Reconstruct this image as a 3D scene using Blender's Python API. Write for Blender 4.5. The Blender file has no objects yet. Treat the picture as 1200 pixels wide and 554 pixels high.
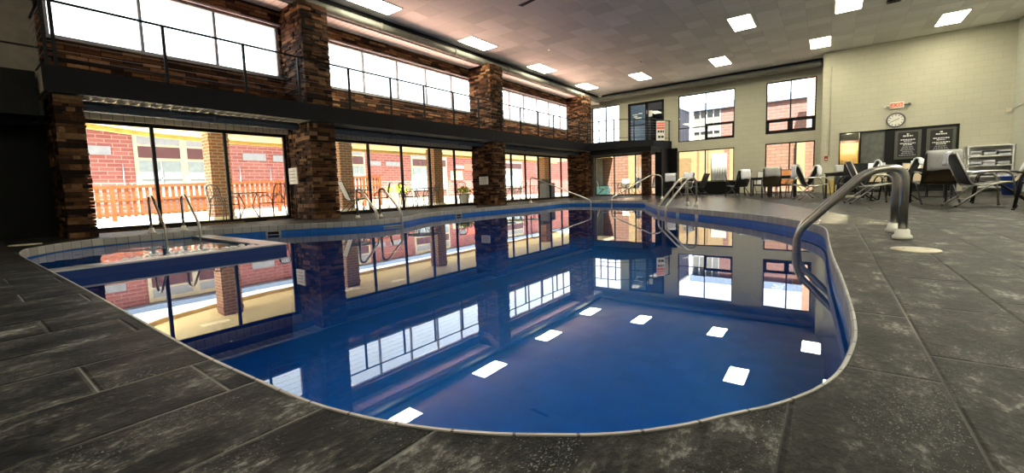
import bpy, bmesh, math, random
from mathutils import Vector, Matrix
random.seed(7)
PI = math.pi
C = bpy.context.scene.collection
SC = bpy.context.scene

# ------------------------------------------------------------------ materials
def mat(name):
    m = bpy.data.materials.new(name); m.use_nodes = True
    nt = m.node_tree; nt.nodes.clear()
    return m, nt
def N(nt, t, **kw):
    n = nt.nodes.new(t)
    for k, v in kw.items():
        if k.startswith('i_'):
            key = k[2:]
            n.inputs[int(key) if key.isdigit() else key].default_value = v
        else: setattr(n, k, v)
    return n
def L(nt, a, b): nt.links.new(a, b)
def c4(c): return (c[0], c[1], c[2], 1.0)
def finish(nt, sh):
    o = N(nt, 'ShaderNodeOutputMaterial'); L(nt, sh, o.inputs['Surface'])
def math_(nt, op, a, b=None, c=None):
    n = N(nt, 'ShaderNodeMath', operation=op)
    for i, v in enumerate((a, b, c)):
        if v is None: continue
        if isinstance(v, (int, float)): n.inputs[i].default_value = v
        else: L(nt, v, n.inputs[i])
    return n.outputs[0]
def ramp(nt, fac, stops):
    r = N(nt, 'ShaderNodeValToRGB'); e = r.color_ramp.elements
    while len(e) < len(stops): e.new(0.5)
    for el, (p, c) in zip(e, stops): el.position = p; el.color = c4(c)
    L(nt, fac, r.inputs[0]); return r.outputs[0]
def mixc(nt, fac, a, b, blend='MIX'):
    n = N(nt, 'ShaderNodeMix', data_type='RGBA', blend_type=blend)
    for s, v in ((0, fac), (6, a), (7, b)):
        if isinstance(v, (int, float)): n.inputs[s].default_value = v
        elif isinstance(v, tuple): n.inputs[s].default_value = c4(v)
        else: L(nt, v, n.inputs[s])
    return n.outputs[2]
def wpos(nt):
    g = N(nt, 'ShaderNodeNewGeometry'); s = N(nt, 'ShaderNodeSeparateXYZ'); L(nt, g.outputs['Position'], s.inputs[0])
    return g.outputs['Position'], s.outputs[0], s.outputs[1], s.outputs[2]
def vec(nt, x, y, z=0.0):
    n = N(nt, 'ShaderNodeCombineXYZ')
    for i, v in enumerate((x, y, z)):
        if isinstance(v, (int, float)): n.inputs[i].default_value = v
        else: L(nt, v, n.inputs[i])
    return n.outputs[0]
def bump(nt, h, strength=.3, dist=.01):
    b = N(nt, 'ShaderNodeBump'); b.inputs['Strength'].default_value = strength; b.inputs['Distance'].default_value = dist
    L(nt, h, b.inputs['Height']); return b.outputs[0]
def simple(name, col, rough=.5, metal=0., vary=.12, scale=6., bumpy=0., spec=.5, coat=0.):
    """painted/plain surface with a little procedural unevenness"""
    m, nt = mat(name)
    tc = N(nt, 'ShaderNodeTexCoord')
    no = N(nt, 'ShaderNodeTexNoise', i_Scale=scale, i_Detail=4.0); L(nt, tc.outputs['Object'], no.inputs['Vector'])
    lo = tuple(max(0, x * (1 - vary)) for x in col); hi = tuple(min(1, x * (1 + vary)) for x in col)
    colr = ramp(nt, no.outputs[0], [(.3, lo), (.7, hi)])
    p = N(nt, 'ShaderNodeBsdfPrincipled', i_Roughness=rough, i_Metallic=metal)
    p.inputs['Specular IOR Level'].default_value = spec
    p.inputs['Coat Weight'].default_value = coat
    L(nt, colr, p.inputs['Base Color'])
    if bumpy: L(nt, bump(nt, no.outputs[0], bumpy, .01), p.inputs['Normal'])
    finish(nt, p.outputs[0]); return m
def emit(name, col, s):
    m, nt = mat(name); e = N(nt, 'ShaderNodeEmission', i_Color=c4(col), i_Strength=s); finish(nt, e.outputs[0]); return m
def bricks(name, c1, c2, mortar, bw=.22, bh=.075, ms=.009, rough=.85, offset=.5):
    m, nt = mat(name); P, x, y, z = wpos(nt)
    v = vec(nt, math_(nt, 'ADD', x, y), z)
    b = N(nt, 'ShaderNodeTexBrick', offset=offset, i_Color1=c4(c1), i_Color2=c4(c2), i_Mortar=c4(mortar))
    b.inputs['Scale'].default_value = 1; b.inputs['Mortar Size'].default_value = ms
    b.inputs['Brick Width'].default_value = bw; b.inputs['Row Height'].default_value = bh; b.inputs['Mortar Smooth'].default_value = .2
    L(nt, v, b.inputs['Vector'])
    p = N(nt, 'ShaderNodeBsdfPrincipled', i_Roughness=rough); L(nt, b.outputs[0], p.inputs['Base Color'])
    iv = math_(nt, 'SUBTRACT', 1.0, b.outputs[1]); L(nt, bump(nt, iv, .5, .006), p.inputs['Normal'])
    finish(nt, p.outputs[0]); return m
def schlick(nt, f0, k, normal=None, power=5.0):
    """Fresnel reflectance that is the same from both sides of a thin surface"""
    lw = N(nt, 'ShaderNodeLayerWeight', i_Blend=.5)
    if normal: L(nt, normal, lw.inputs['Normal'])
    return math_(nt, 'ADD', f0, math_(nt, 'MULTIPLY', k, math_(nt, 'POWER', lw.outputs['Facing'], power)))
def glass(name, tint=(1, 1, 1), refl=.06):
    m, nt = mat(name)
    t = N(nt, 'ShaderNodeBsdfTransparent', i_Color=c4(tint)); g = N(nt, 'ShaderNodeBsdfGlossy', i_Roughness=.01, i_Color=c4((1, 1, 1)))
    f = schlick(nt, .035, .85)
    mx = N(nt, 'ShaderNodeMixShader'); L(nt, f, mx.inputs[0]); L(nt, t.outputs[0], mx.inputs[1]); L(nt, g.outputs[0], mx.inputs[2])
    finish(nt, mx.outputs[0]); return m

def stone_mat(name, stops, bw=.30, bh=.075, bumps=.9):
    """stacked ledge stone: staggered thin stones, each its own brown"""
    m, nt = mat(name); P, x, y, z = wpos(nt)
    u = math_(nt, 'ADD', x, y)
    nz = N(nt, 'ShaderNodeTexNoise', i_Scale=1.3, i_Detail=2.0); L(nt, P, nz.inputs['Vector'])
    v = vec(nt, u, math_(nt, 'ADD', z, math_(nt, 'MULTIPLY', nz.outputs[0], .05)))
    b = N(nt, 'ShaderNodeTexBrick', offset=.37, offset_frequency=2, squash=1.6, squash_frequency=3, i_Color1=c4((0, 0, 0)), i_Color2=c4((1, 1, 1)), i_Mortar=c4((0, 0, 0)))
    b.inputs['Scale'].default_value = 1; b.inputs['Mortar Size'].default_value = .006; b.inputs['Bias'].default_value = 0
    b.inputs['Brick Width'].default_value = bw; b.inputs['Row Height'].default_value = bh
    L(nt, v, b.inputs['Vector'])
    n2 = N(nt, 'ShaderNodeTexNoise', i_Scale=14.0, i_Detail=5.0); L(nt, P, n2.inputs['Vector'])
    h = math_(nt, 'ADD', math_(nt, 'MULTIPLY', b.outputs[0], .75), math_(nt, 'MULTIPLY', n2.outputs[0], .35))
    col = ramp(nt, h, stops)
    col = mixc(nt, b.outputs[1], col, (.004, .003, .002))
    p = N(nt, 'ShaderNodeBsdfPrincipled', i_Roughness=.8); p.inputs['Specular IOR Level'].default_value = .15; L(nt, col, p.inputs['Base Color'])
    hh = math_(nt, 'MULTIPLY', h, math_(nt, 'SUBTRACT', 1.0, b.outputs[1]))
    L(nt, bump(nt, hh, bumps, .03), p.inputs['Normal'])
    finish(nt, p.outputs[0]); return m
def grid_mask(nt, u, v, wu, wv, u0, v0, jw, stag=0.0):
    """returns joint mask (1 in joint), cell ids, for a stagger of `stag` per row of u"""
    a = math_(nt, 'DIVIDE', math_(nt, 'SUBTRACT', u, u0), wu); row = math_(nt, 'FLOOR', a); fa = math_(nt, 'SUBTRACT', a, row)
    bb = math_(nt, 'DIVIDE', math_(nt, 'SUBTRACT', v, v0), wv)
    bb = math_(nt, 'SUBTRACT', bb, math_(nt, 'MULTIPLY', row, stag)); col = math_(nt, 'FLOOR', bb); fb = math_(nt, 'SUBTRACT', bb, col)
    da = math_(nt, 'MULTIPLY', math_(nt, 'MINIMUM', fa, math_(nt, 'SUBTRACT', 1.0, fa)), wu)
    db = math_(nt, 'MULTIPLY', math_(nt, 'MINIMUM', fb, math_(nt, 'SUBTRACT', 1.0, fb)), wv)
    d = math_(nt, 'MINIMUM', da, db)
    return math_(nt, 'LESS_THAN', d, jw), d, row, col
def deck_mat():
    m, nt = mat('slate deck'); P, x, y, z = wpos(nt)
    msk, d, row, col = grid_mask(nt, x, y, .3527, .72, -.07, .24, .0035, 1 / 3)
    wn = N(nt, 'ShaderNodeTexWhiteNoise', noise_dimensions='2D'); L(nt, vec(nt, row, col), wn.inputs['Vector'])
    off = N(nt, 'ShaderNodeVectorMath', operation='ADD'); L(nt, P, off.inputs[0])
    sc = N(nt, 'ShaderNodeVectorMath', operation='SCALE'); L(nt, wn.outputs[1], sc.inputs[0]); sc.inputs['Scale'].default_value = 7.
    L(nt, sc.outputs[0], off.inputs[1])
    mp = N(nt, 'ShaderNodeMapping'); mp.inputs['Scale'].default_value = (1.0, .55, 1); L(nt, off.outputs[0], mp.inputs['Vector'])
    n1 = N(nt, 'ShaderNodeTexNoise', i_Scale=7.0, i_Detail=8.0, i_Roughness=.62); L(nt, mp.outputs[0], n1.inputs['Vector'])
    n2 = N(nt, 'ShaderNodeTexNoise', i_Scale=55.0, i_Detail=6.0, i_Roughness=.7); L(nt, mp.outputs[0], n2.inputs['Vector'])
    h = math_(nt, 'ADD', math_(nt, 'MULTIPLY', n1.outputs[0], .55), math_(nt, 'MULTIPLY', n2.outputs[0], .45))
    cr = ramp(nt, h, [(.38, DK0), (.485, DK1), (.555, DK2), (.66, DK3)])
    n4 = N(nt, 'ShaderNodeTexNoise', i_Scale=210.0, i_Detail=3.0, i_Roughness=.6); L(nt, mp.outputs[0], n4.inputs['Vector'])
    n5 = N(nt, 'ShaderNodeTexNoise', i_Scale=3.2, i_Detail=4.0); L(nt, mp.outputs[0], n5.inputs['Vector'])
    speck = math_(nt, 'GREATER_THAN', math_(nt, 'ADD', n4.outputs[0], math_(nt, 'MULTIPLY', n5.outputs[0], .45)), .90)
    cr = mixc(nt, math_(nt, 'MULTIPLY', speck, .6), cr, (.26, .255, .24))
    val = math_(nt, 'ADD', .8, math_(nt, 'MULTIPLY', wn.outputs[0], .4))
    hs = N(nt, 'ShaderNodeHueSaturation'); L(nt, cr, hs.inputs['Color']); L(nt, val, hs.inputs['Value'])
    n3 = N(nt, 'ShaderNodeTexNoise', i_Scale=.6, i_Detail=3.0); L(nt, P, n3.inputs['Vector'])
    grout = ramp(nt, n3.outputs[0], [(.45, (.012, .012, .012)), (.62, (.15, .145, .13))])
    colr = mixc(nt, msk, hs.outputs[0], grout)
    p = N(nt, 'ShaderNodeBsdfPrincipled'); L(nt, colr, p.inputs['Base Color']);     n6 = N(nt, 'ShaderNodeTexNoise', i_Scale=1.4, i_Detail=4.0); L(nt, P, n6.inputs['Vector'])
    # splashed, still wet strip of deck along the right side of the pool
    e = math_(nt, 'SUBTRACT', math_(nt, 'MULTIPLY', math_(nt, 'SUBTRACT', y, 9.2), -.32), math_(nt, 'ADD', x, math_(nt, 'MULTIPLY', n6.outputs[0], .5)))
    wet = math_(nt, 'MULTIPLY', math_(nt, 'GREATER_THAN', e, -.35), math_(nt, 'GREATER_THAN', y, 7.0))
    wet = math_(nt, 'MULTIPLY', wet, math_(nt, 'GREATER_THAN', x, -7.5))
    L(nt, math_(nt, 'ADD', .12, math_(nt, 'MULTIPLY', wet, .55)), p.inputs['Specular IOR Level'])
    rr = math_(nt, 'SUBTRACT', math_(nt, 'ADD', .36, math_(nt, 'MULTIPLY', n2.outputs[0], .3)), math_(nt, 'MULTIPLY', wet, .30)); L(nt, rr, p.inputs['Roughness'])
    edge = math_(nt, 'MINIMUM', math_(nt, 'DIVIDE', d, .012), 1.0)
    hh = math_(nt, 'ADD', math_(nt, 'MULTIPLY', h, 1.0), math_(nt, 'MULTIPLY', edge, .6))
    L(nt, bump(nt, hh, .7, .014), p.inputs['Normal'])
    finish(nt, p.outputs[0]); return m
def ceiling_mat():
    m, nt = mat('ceiling tile'); P, x, y, z = wpos(nt)
    msk, d, row, col = grid_mask(nt, x, y, .62, .62, -.06, .15, .006)
    wn = N(nt, 'ShaderNodeTexWhiteNoise', noise_dimensions='2D'); L(nt, vec(nt, row, col), wn.inputs['Vector'])
    n1 = N(nt, 'ShaderNodeTexNoise', i_Scale=60.0, i_Detail=5.0); L(nt, P, n1.inputs['Vector'])
    h = math_(nt, 'ADD', math_(nt, 'MULTIPLY', n1.outputs[0], .45), math_(nt, 'MULTIPLY', wn.outputs[0], .55))
    c = ramp(nt, h, [(.2, CE0), (.8, CE1)])
    c = mixc(nt, math_(nt, 'MULTIPLY', msk, .22), c, (.08, .08, .08))
    p = N(nt, 'ShaderNodeBsdfPrincipled', i_Roughness=.9); L(nt, c, p.inputs['Base Color'])
    L(nt, bump(nt, n1.outputs[0], .3, .01), p.inputs['Normal']); finish(nt, p.outputs[0]); return m
def block_wall_mat(name, col):
    m, nt = mat(name); P, x, y, z = wpos(nt)
    b = N(nt, 'ShaderNodeTexBrick', i_Color1=c4(col), i_Color2=c4(tuple(v * .95 for v in col)), i_Mortar=c4(tuple(v * .82 for v in col)))
    b.inputs['Scale'].default_value = 1; b.inputs['Mortar Size'].default_value = .008; b.inputs['Brick Width'].default_value = .42; b.inputs['Row Height'].default_value = .21; b.inputs['Mortar Smooth'].default_value = .6
    L(nt, vec(nt, math_(nt, 'ADD', x, y), z), b.inputs['Vector'])
    n1 = N(nt, 'ShaderNodeTexNoise', i_Scale=2.0, i_Detail=5.0); L(nt, P, n1.inputs['Vector'])
    c = mixc(nt, math_(nt, 'MULTIPLY', n1.outputs[0], .25), b.outputs[0], tuple(v * .75 for v in col))
    p = N(nt, 'ShaderNodeBsdfPrincipled', i_Roughness=.7); L(nt, c, p.inputs['Base Color'])
    L(nt, bump(nt, math_(nt, 'SUBTRACT', 1.0, b.outputs[1]), .25, .005), p.inputs['Normal']); finish(nt, p.outputs[0]); return m
def ribbed_mat(name, col, axis=1, pitch=.16, dark=.55):
    m, nt = mat(name); P, x, y, z = wpos(nt)
    t = math_(nt, 'FRACT', math_(nt, 'DIVIDE', (x, y, z)[axis], pitch))
    msk = math_(nt, 'LESS_THAN', t, .09)
    c = mixc(nt, msk, tuple(col), tuple(v * dark for v in col))
    p = N(nt, 'ShaderNodeBsdfPrincipled', i_Roughness=.55); L(nt, c, p.inputs['Base Color'])
    L(nt, bump(nt, math_(nt, 'SUBTRACT', 1.0, msk), .6, .015), p.inputs['Normal']); finish(nt, p.outputs[0]); return m
def coping_mat():
    m, nt = mat('coping tile'); uv = N(nt, 'ShaderNodeUVMap'); s = N(nt, 'ShaderNodeSeparateXYZ'); L(nt, uv.outputs[0], s.inputs[0])
    a = math_(nt, 'DIVIDE', s.outputs[0], .155); f = math_(nt, 'FRACT', a); msk = math_(nt, 'LESS_THAN', f, .05)
    wn = N(nt, 'ShaderNodeTexWhiteNoise', noise_dimensions='1D'); L(nt, math_(nt, 'FLOOR', a), wn.inputs['W'])
    n1 = N(nt, 'ShaderNodeTexNoise', i_Scale=40.0, i_Detail=5.0); L(nt, uv.outputs[0], n1.inputs['Vector'])
    h = math_(nt, 'ADD', math_(nt, 'MULTIPLY', wn.outputs[0], .4), math_(nt, 'MULTIPLY', n1.outputs[0], .6))
    c = ramp(nt, h, [(.2, (.27, .265, .25)), (.8, (.42, .415, .40))]); c = mixc(nt, msk, c, (.08, .08, .08))
    p = N(nt, 'ShaderNodeBsdfPrincipled', i_Roughness=.5); L(nt, c, p.inputs['Base Color']); finish(nt, p.outputs[0]); return m
def water_mat(name='pool water', rip=.0, foam=False):
    m, nt = mat(name); P, x, y, z = wpos(nt)
    t = N(nt, 'ShaderNodeBsdfTransparent', i_Color=c4((.30, .74, 1.0)))
    g = N(nt, 'ShaderNodeBsdfGlossy', i_Roughness=.0, i_Color=c4((.97, .98, 1)))
    n1 = N(nt, 'ShaderNodeTexNoise', i_Scale=1.6, i_Detail=2.0); L(nt, P, n1.inputs['Vector'])
    bp = bump(nt, n1.outputs[0], .02 + rip, .02)
    L(nt, bp, g.inputs['Normal'])
    f = schlick(nt, .025, .95, bp, 4.4)
    mx = N(nt, 'ShaderNodeMixShader'); L(nt, f, mx.inputs[0]); L(nt, t.outputs[0], mx.inputs[1]); L(nt, g.outputs[0], mx.inputs[2])
    finish(nt, mx.outputs[0]); return m
def wood_mat(name, c1, c2):
    m, nt = mat(name); tc = N(nt, 'ShaderNodeTexCoord')
    mp = N(nt, 'ShaderNodeMapping'); mp.inputs['Scale'].default_value = (8, 8, 1.2); L(nt, tc.outputs['Object'], mp.inputs['Vector'])
    n1 = N(nt, 'ShaderNodeTexNoise', i_Scale=3.0, i_Detail=6.0); L(nt, mp.outputs[0], n1.inputs['Vector'])
    c = ramp(nt, n1.outputs[0], [(.3, c1), (.7, c2)])
    p = N(nt, 'ShaderNodeBsdfPrincipled', i_Roughness=.65); L(nt, c, p.inputs['Base Color']); finish(nt, p.outputs[0]); return m
def corrugated(name, col):
    m, nt = mat(name); P, x, y, z = wpos(nt)
    s = math_(nt, 'SINE', math_(nt, 'MULTIPLY', math_(nt, 'ADD', x, y), 24.))
    c = ramp(nt, math_(nt, 'ADD', math_(nt, 'MULTIPLY', s, .5), .5), [(.1, tuple(v * .6 for v in col)), (.9, col)])
    p = N(nt, 'ShaderNodeBsdfPrincipled', i_Roughness=.5); L(nt, c, p.inputs['Base Color']); L(nt, bump(nt, s, .6, .03), p.inputs['Normal']); finish(nt, p.outputs[0]); return m

DK0, DK1, DK2, DK3 = (.002, .002, .0018), (.011, .0106, .0095), (.042, .040, .036), (.24, .235, .22)
CE0, CE1 = (.66, .65, .63), (.86, .85, .83)
WATER_IOR = 1.55
M = dict(
    deck=deck_mat(), ceil=ceiling_mat(), water=water_mat(), coping=coping_mat(),
    spa=water_mat('spa water', .9),
    stone=stone_mat('ledge stone', [(.12, (.006, .003, .002)), (.35, (.032, .014, .007)), (.6, (.10, .043, .02)), (.8, (.19, .082, .034)), (.98, (.33, .20, .10))]),
    block=block_wall_mat('painted block', (.47, .455, .355)), rwall=block_wall_mat('pale painted block', (.50, .51, .44)),
    dark=simple('near black paint', (.005, .005, .0045), .6, spec=.12), darkgrey=simple('charcoal paint', (.007, .007, .009), .6, spec=.15),
    landing=simple('grey painted bulkhead', (.012, .012, .0115), .7, spec=.15), panel=simple('tan wall panel', (.22, .205, .165), .7, spec=.2),
    band=simple('bright blue waterline band', (.0, .12, .46), .35), liner=simple('blue pool liner', (.0, .085, .29), .45, vary=.18, scale=3.), spaliner=simple('deep blue spa', (.0, .02, .12), .4),
    spatop=simple('wet white spa ledge', (.42, .42, .44), .25), foam=simple('foam', (.85, .87, .9), .5),
    frame=simple('black window frame', (.007, .007, .008), .5, spec=.2), wframe=simple('pale window frame', (.33, .34, .36), .5),
    glass=glass('window glass', (.97, .98, .98)), dglass=glass('dark door glass', (.55, .58, .58)), mdglass=glass('tinted door glass', (.16, .18, .19)), ddglass=glass('deep smoked door glass', (.10, .10, .10)),
    steel=simple('brushed steel', (.47, .455, .41), .33, 1., .06), chrome=simple('worn chrome', (.62, .62, .6), .25, 1., .06),
    white=simple('white plastic', (.88, .86, .76), .45), cream=simple('cream lid', (.52, .47, .35), .5),
    duct=simple('galvanised duct', (.16, .16, .14), .6, .2, spec=.2), bduct=simple('dark spiral duct', (.07, .085, .115), .5, .3),
    ribs=ribbed_mat('ribbed soffit', (.92, .88, .84), 1, .17, .6), ribc=ribbed_mat('cream ribbed decking', (.86, .78, .60), 1, .16, .5),
    tube=emit('fluorescent diffuser', (1.0, .92, .66), 26.), tubeb=emit('bright fluorescent diffuser', (1.0, .95, .76), 62.), lframe=simple('white light frame', (.7, .7, .66), .5),
    blackm=simple('black metal', (.012, .012, .013), .35), iron=simple('black wrought iron', (.015, .014, .014), .45),
    slingb=simple('brown sling mesh', (.085, .06, .03), .7, scale=60.), slingk=simple('charcoal sling mesh', (.016, .016, .017), .7, scale=60.),
    slingt=simple('tan sling mesh', (.40, .33, .22), .7, scale=60.), slingl=simple('pale grey sling mesh', (.45, .44, .42), .7, scale=60.), slingo=simple('orange tan sling', (.42, .17, .06), .7, scale=60.),
    towel=simple('white towel', (.80, .82, .90), .95, scale=40., bumpy=.4), towelg=simple('grey towel', (.42, .42, .41), .95, scale=40., bumpy=.4),
    towelk=simple('slate towel', (.08, .085, .10), .95, scale=40., bumpy=.4), blue=simple('blue plastic bin', (.02, .06, .28), .4),
    red=simple('red enamel', (.30, .02, .015), .4), redl=simple('coral sign red', (.75, .13, .08), .5), yellow=simple('yellow box', (.55, .42, .12), .6),
    clockf=simple('clock face', (.72, .70, .64), .5), clockr=simple('grey clock rim', (.10, .10, .10), .4), ink=simple('black ink', (.01, .01, .01), .6),
    letter=simple('white lettering', (.75, .75, .72), .5), greyl=simple('grey lettering', (.33, .33, .34), .5), boardk=simple('black board', (.006, .006, .008), .5), boardf=simple('dark olive frame', (.07, .07, .055), .5),
    brick=bricks('red brick', (.23, .06, .052), (.30, .094, .08), (.36, .22, .19), bw=.50, bh=.17, ms=.016), tanbrick=bricks('orange brick', (.25, .085, .036), (.31, .125, .055), (.44, .35, .24), bw=.27, bh=.09, ms=.014),
    peachb=bricks('peach brick', (.105, .050, .028), (.125, .064, .038), (.066, .027, .014), bw=.5, bh=.18, ms=.02), pinkb=bricks('pale pink brick', (.10, .040, .03), (.125, .054, .042), (.13, .09, .072), bw=.5, bh=.18, ms=.018),
    patio=simple('pale concrete', (.80, .76, .66), .9), sand=simple('sandy ground', (.24, .20, .14), .95, scale=3., vary=.2), soffy=ribbed_mat('yellow boarded soffit', (.90, .76, .42), 1, .3, .85), soffe=simple('yellow fascia', (.78, .56, .20), .6),
    roofp=simple('terracotta roof', (.76, .45, .36), .9), wood=wood_mat('orange stained timber', (.17, .038, .005), (.25, .066, .010)),  # roofp: pink chosen for the bounce light it throws on the ceiling
    maroon=simple('maroon panel', (.085, .022, .027), .6), creamw=simple('cream trim', (.50, .44, .30), .6), wpanel=simple('white grey panel', (.26, .27, .29), .6), facglass=simple('pale curtained pane', (.24, .29, .30), .15),
    corr=corrugated('slate corrugated metal', (.022, .026, .045)), slate=simple('blue grey eave', (.14, .19, .27), .6), ywall=simple('yellow painted wall', (.16, .108, .044), .7), yedge=simple('ochre door and jamb', (.10, .062, .022), .6), palecur=simple('pale curtain', (.115, .115, .10), .9), curtain=simple('white curtain', (.75, .75, .70), .9),
    plant=simple('yellow green leaves', (.45, .55, .05), .7, vary=.4, scale=20.), pot=simple('white planter', (.6, .6, .58), .6), teal=simple('teal cover', (.15, .42, .42), .6), ycloth=simple('yellow cloth', (.75, .62, .08), .7),
    door=simple('yellow door', (.62, .40, .14), .6), midgrey=simple('mottled grey panel', (.10, .105, .095), .35, vary=.3, scale=5.), greyd=simple('grey noticeboard', (.10, .11, .10), .6), teald=simple('teal tile', (.25, .55, .6), .4),
)

# ------------------------------------------------------------------ geometry
class MB:
    def __init__(s): s.bm = bmesh.new()
    def box(s, x0, x1, y0, y1, z0, z1, bev=0):
        r = bmesh.ops.create_cube(s.bm, size=1)
        for v in r['verts']:
            v.co = Vector(((x0 + x1) / 2 + v.co.x * (x1 - x0), (y0 + y1) / 2 + v.co.y * (y1 - y0), (z0 + z1) / 2 + v.co.z * (z1 - z0)))
        if bev:
            es = list({e for v in r['verts'] for e in v.link_edges})
            bmesh.ops.bevel(s.bm, geom=es, offset=bev, segments=2, affect='EDGES')
        return s
    def obox(s, c, ax, ay, az):
        """oriented box: centre and three half axes"""
        c = Vector(c); ax, ay, az = Vector(ax), Vector(ay), Vector(az)
        vs = [s.bm.verts.new(c + ax * i + ay * j + az * k) for i in (-1, 1) for j in (-1, 1) for k in (-1, 1)]
        for f in ((0, 1, 3, 2), (4, 6, 7, 5), (0, 4, 5, 1), (2, 3, 7, 6), (0, 2, 6, 4), (1, 5, 7, 3)): s.bm.faces.new([vs[i] for i in f])
        return s
    def tube(s, pts, r, seg=8, caps=True):
        pts = [Vector(p) for p in pts]; rings = []; up = None
        for i, p in enumerate(pts):
            t = ((pts[i + 1] - p).normalized() if i < len(pts) - 1 else Vector()) + ((p - pts[i - 1]).normalized() if i else Vector())
            t.normalize()
            if up is None:
                up = Vector((0, 0, 1)) if abs(t.z) < .9 else Vector((1, 0, 0))
            a = (up - t * up.dot(t)).normalized(); b = t.cross(a); up = a
            rr = r[i] if isinstance(r, (list, tuple)) else r
            rings.append([s.bm.verts.new(p + (a * math.cos(2 * PI * k / seg) + b * math.sin(2 * PI * k / seg)) * rr) for k in range(seg)])
        for A, B in zip(rings, rings[1:]):
            for k in range(seg):
                f = s.bm.faces.new((A[k], A[(k + 1) % seg], B[(k + 1) % seg], B[k])); f.smooth = True
        if caps: s.bm.faces.new(rings[0][::-1]); s.bm.faces.new(rings[-1])
        return s
    def lathe(s, c, prof, seg=24):
        c = Vector(c); rings = []
        for r, z in prof:
            rings.append([s.bm.verts.new(c + Vector((r * math.cos(2 * PI * k / seg), r * math.sin(2 * PI * k / seg), z))) for k in range(seg)])
        for A, B in zip(rings, rings[1:]):
            for k in range(seg):
                f = s.bm.faces.new((A[k], A[(k + 1) % seg], B[(k + 1) % seg], B[k])); f.smooth = True
        s.bm.faces.new(rings[0][::-1]); s.bm.faces.new(rings[-1]); return s
    def prism(s, poly, z0, z1):
        lo = [s.bm.verts.new((p[0], p[1], z0)) for p in poly]; hi = [s.bm.verts.new((p[0], p[1], z1)) for p in poly]
        n = len(poly); s.bm.faces.new(lo[::-1]); s.bm.faces.new(hi)
        for i in range(n): s.bm.faces.new((lo[i], lo[(i + 1) % n], hi[(i + 1) % n], hi[i]))
        return s
    def sheet(s, rows, thick=0.0):
        g = [[s.bm.verts.new(p) for p in r] for r in rows]
        for A, B in zip(g, g[1:]):
            for k in range(len(A) - 1):
                f = s.bm.faces.new((A[k], A[k + 1], B[k + 1], B[k])); f.smooth = True
        if thick: 
            s.bm.normal_update(); bmesh.ops.solidify(s.bm, geom=list(s.bm.faces), thickness=thick)
        return s
    def wall(s, const, t, u0, u1, z0, z1, holes, axis):
        """wall slab with rectangular openings; axis 'x': the plane X=const running along Y; 'y': plane Y=const along X. holes (u0,u1,z0,z1)"""
        us = sorted({u0, u1, *[h[0] for h in holes], *[h[1] for h in holes]}); zs = sorted({z0, z1, *[h[2] for h in holes], *[h[3] for h in holes]})
        us = [u for u in us if u0 <= u <= u1]; zs = [z for z in zs if z0 <= z <= z1]
        for a, b in zip(us, us[1:]):
            run = None
            for c, d in zip(zs, zs[1:]):
                solid = not any(h[0] <= (a + b) / 2 <= h[1] and h[2] <= (c + d) / 2 <= h[3] for h in holes)
                if solid:
                    if run is None: run = c
                    end = d
                if run is not None and (not solid or d == zs[-1]):
                    lo, hi = min(const, const + t), max(const, const + t)
                    if axis == 'x': s.box(lo, hi, a, b, run, end)
                    else: s.box(a, b, lo, hi, run, end)
                    run = None
        return s
    def build(s, name, m, parent=None, loc=None):
        bmesh.ops.recalc_face_normals(s.bm, faces=s.bm.faces)
        me = bpy.data.meshes.new(name); s.bm.to_mesh(me); s.bm.free()
        if m is not None: me.materials.append(M[m] if isinstance(m, str) else m)
        o = bpy.data.objects.new(name, me); C.objects.link(o)
        if parent: o.parent = parent
        if loc: o.location = loc
        return o
def tag(o, label=None, cat=None, group=None, kind=None):
    if label: o['label'] = label
    if cat: o['category'] = cat
    if group: o['group'] = group
    if kind: o['kind'] = kind
    return o
def struct(o, label=None): return tag(o, label, None, None, 'structure')
def thing(name, label, cat, loc=(0, 0, 0), rz=0, group=None, sc=1):
    o = bpy.data.objects.new(name, None); C.objects.link(o); o.location = loc; o.rotation_euler = (0, 0, rz); o.scale = (sc, sc, sc)
    return tag(o, label, cat, group)
def copy_tree(o, loc, rz, label, group=None, sc=1, mats=None):
    def rec(a, par):
        c = a.copy(); C.objects.link(c)
        if par: c.parent = par
        for ch in [k for k in bpy.data.objects if k.parent == a and k.name in kids.get(a.name, ())]: rec(ch, c)
        return c
    kids = {}
    for k in bpy.data.objects:
        if k.parent: kids.setdefault(k.parent.name, set()).add(k.name)
    r = rec(o, None); r.location = loc; r.rotation_euler = (0, 0, rz); r.scale = (sc, sc, sc); r['label'] = label
    if group: r['group'] = group
    return r
def fillet(pts, rad, n=6):
    pts = [Vector(p) for p in pts]; out = [pts[0]]
    for i in range(1, len(pts) - 1):
        a, b, c = pts[i - 1], pts[i], pts[i + 1]; u = (a - b); v = (c - b)
        rr = min(rad[i] if isinstance(rad, (list, tuple)) else rad, u.length * .49, v.length * .49)
        p0 = b + u.normalized() * rr; p1 = b + v.normalized() * rr
        for k in range(n + 1):
            t = k / n; out.append(p0 * (1 - t) ** 2 + b * 2 * t * (1 - t) + p1 * t * t)
    out.append(pts[-1]); return out
def text_mesh(s, size, m, parent, name, loc, rot, depth=.004):
    cu = bpy.data.curves.new(name, 'FONT'); cu.body = s; cu.size = size; cu.align_x = 'CENTER'; cu.align_y = 'CENTER'; cu.extrude = depth
    to = bpy.data.objects.new(name + '_tmp', cu); C.objects.link(to)
    dg = bpy.context.evaluated_depsgraph_get(); me = bpy.data.meshes.new_from_object(to.evaluated_get(dg)); bpy.data.objects.remove(to)
    me.materials.clear(); me.materials.append(M[m]); o = bpy.data.objects.new(name, me); C.objects.link(o); o.parent = parent; o.location = loc; o.rotation_euler = rot
    return o

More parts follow.
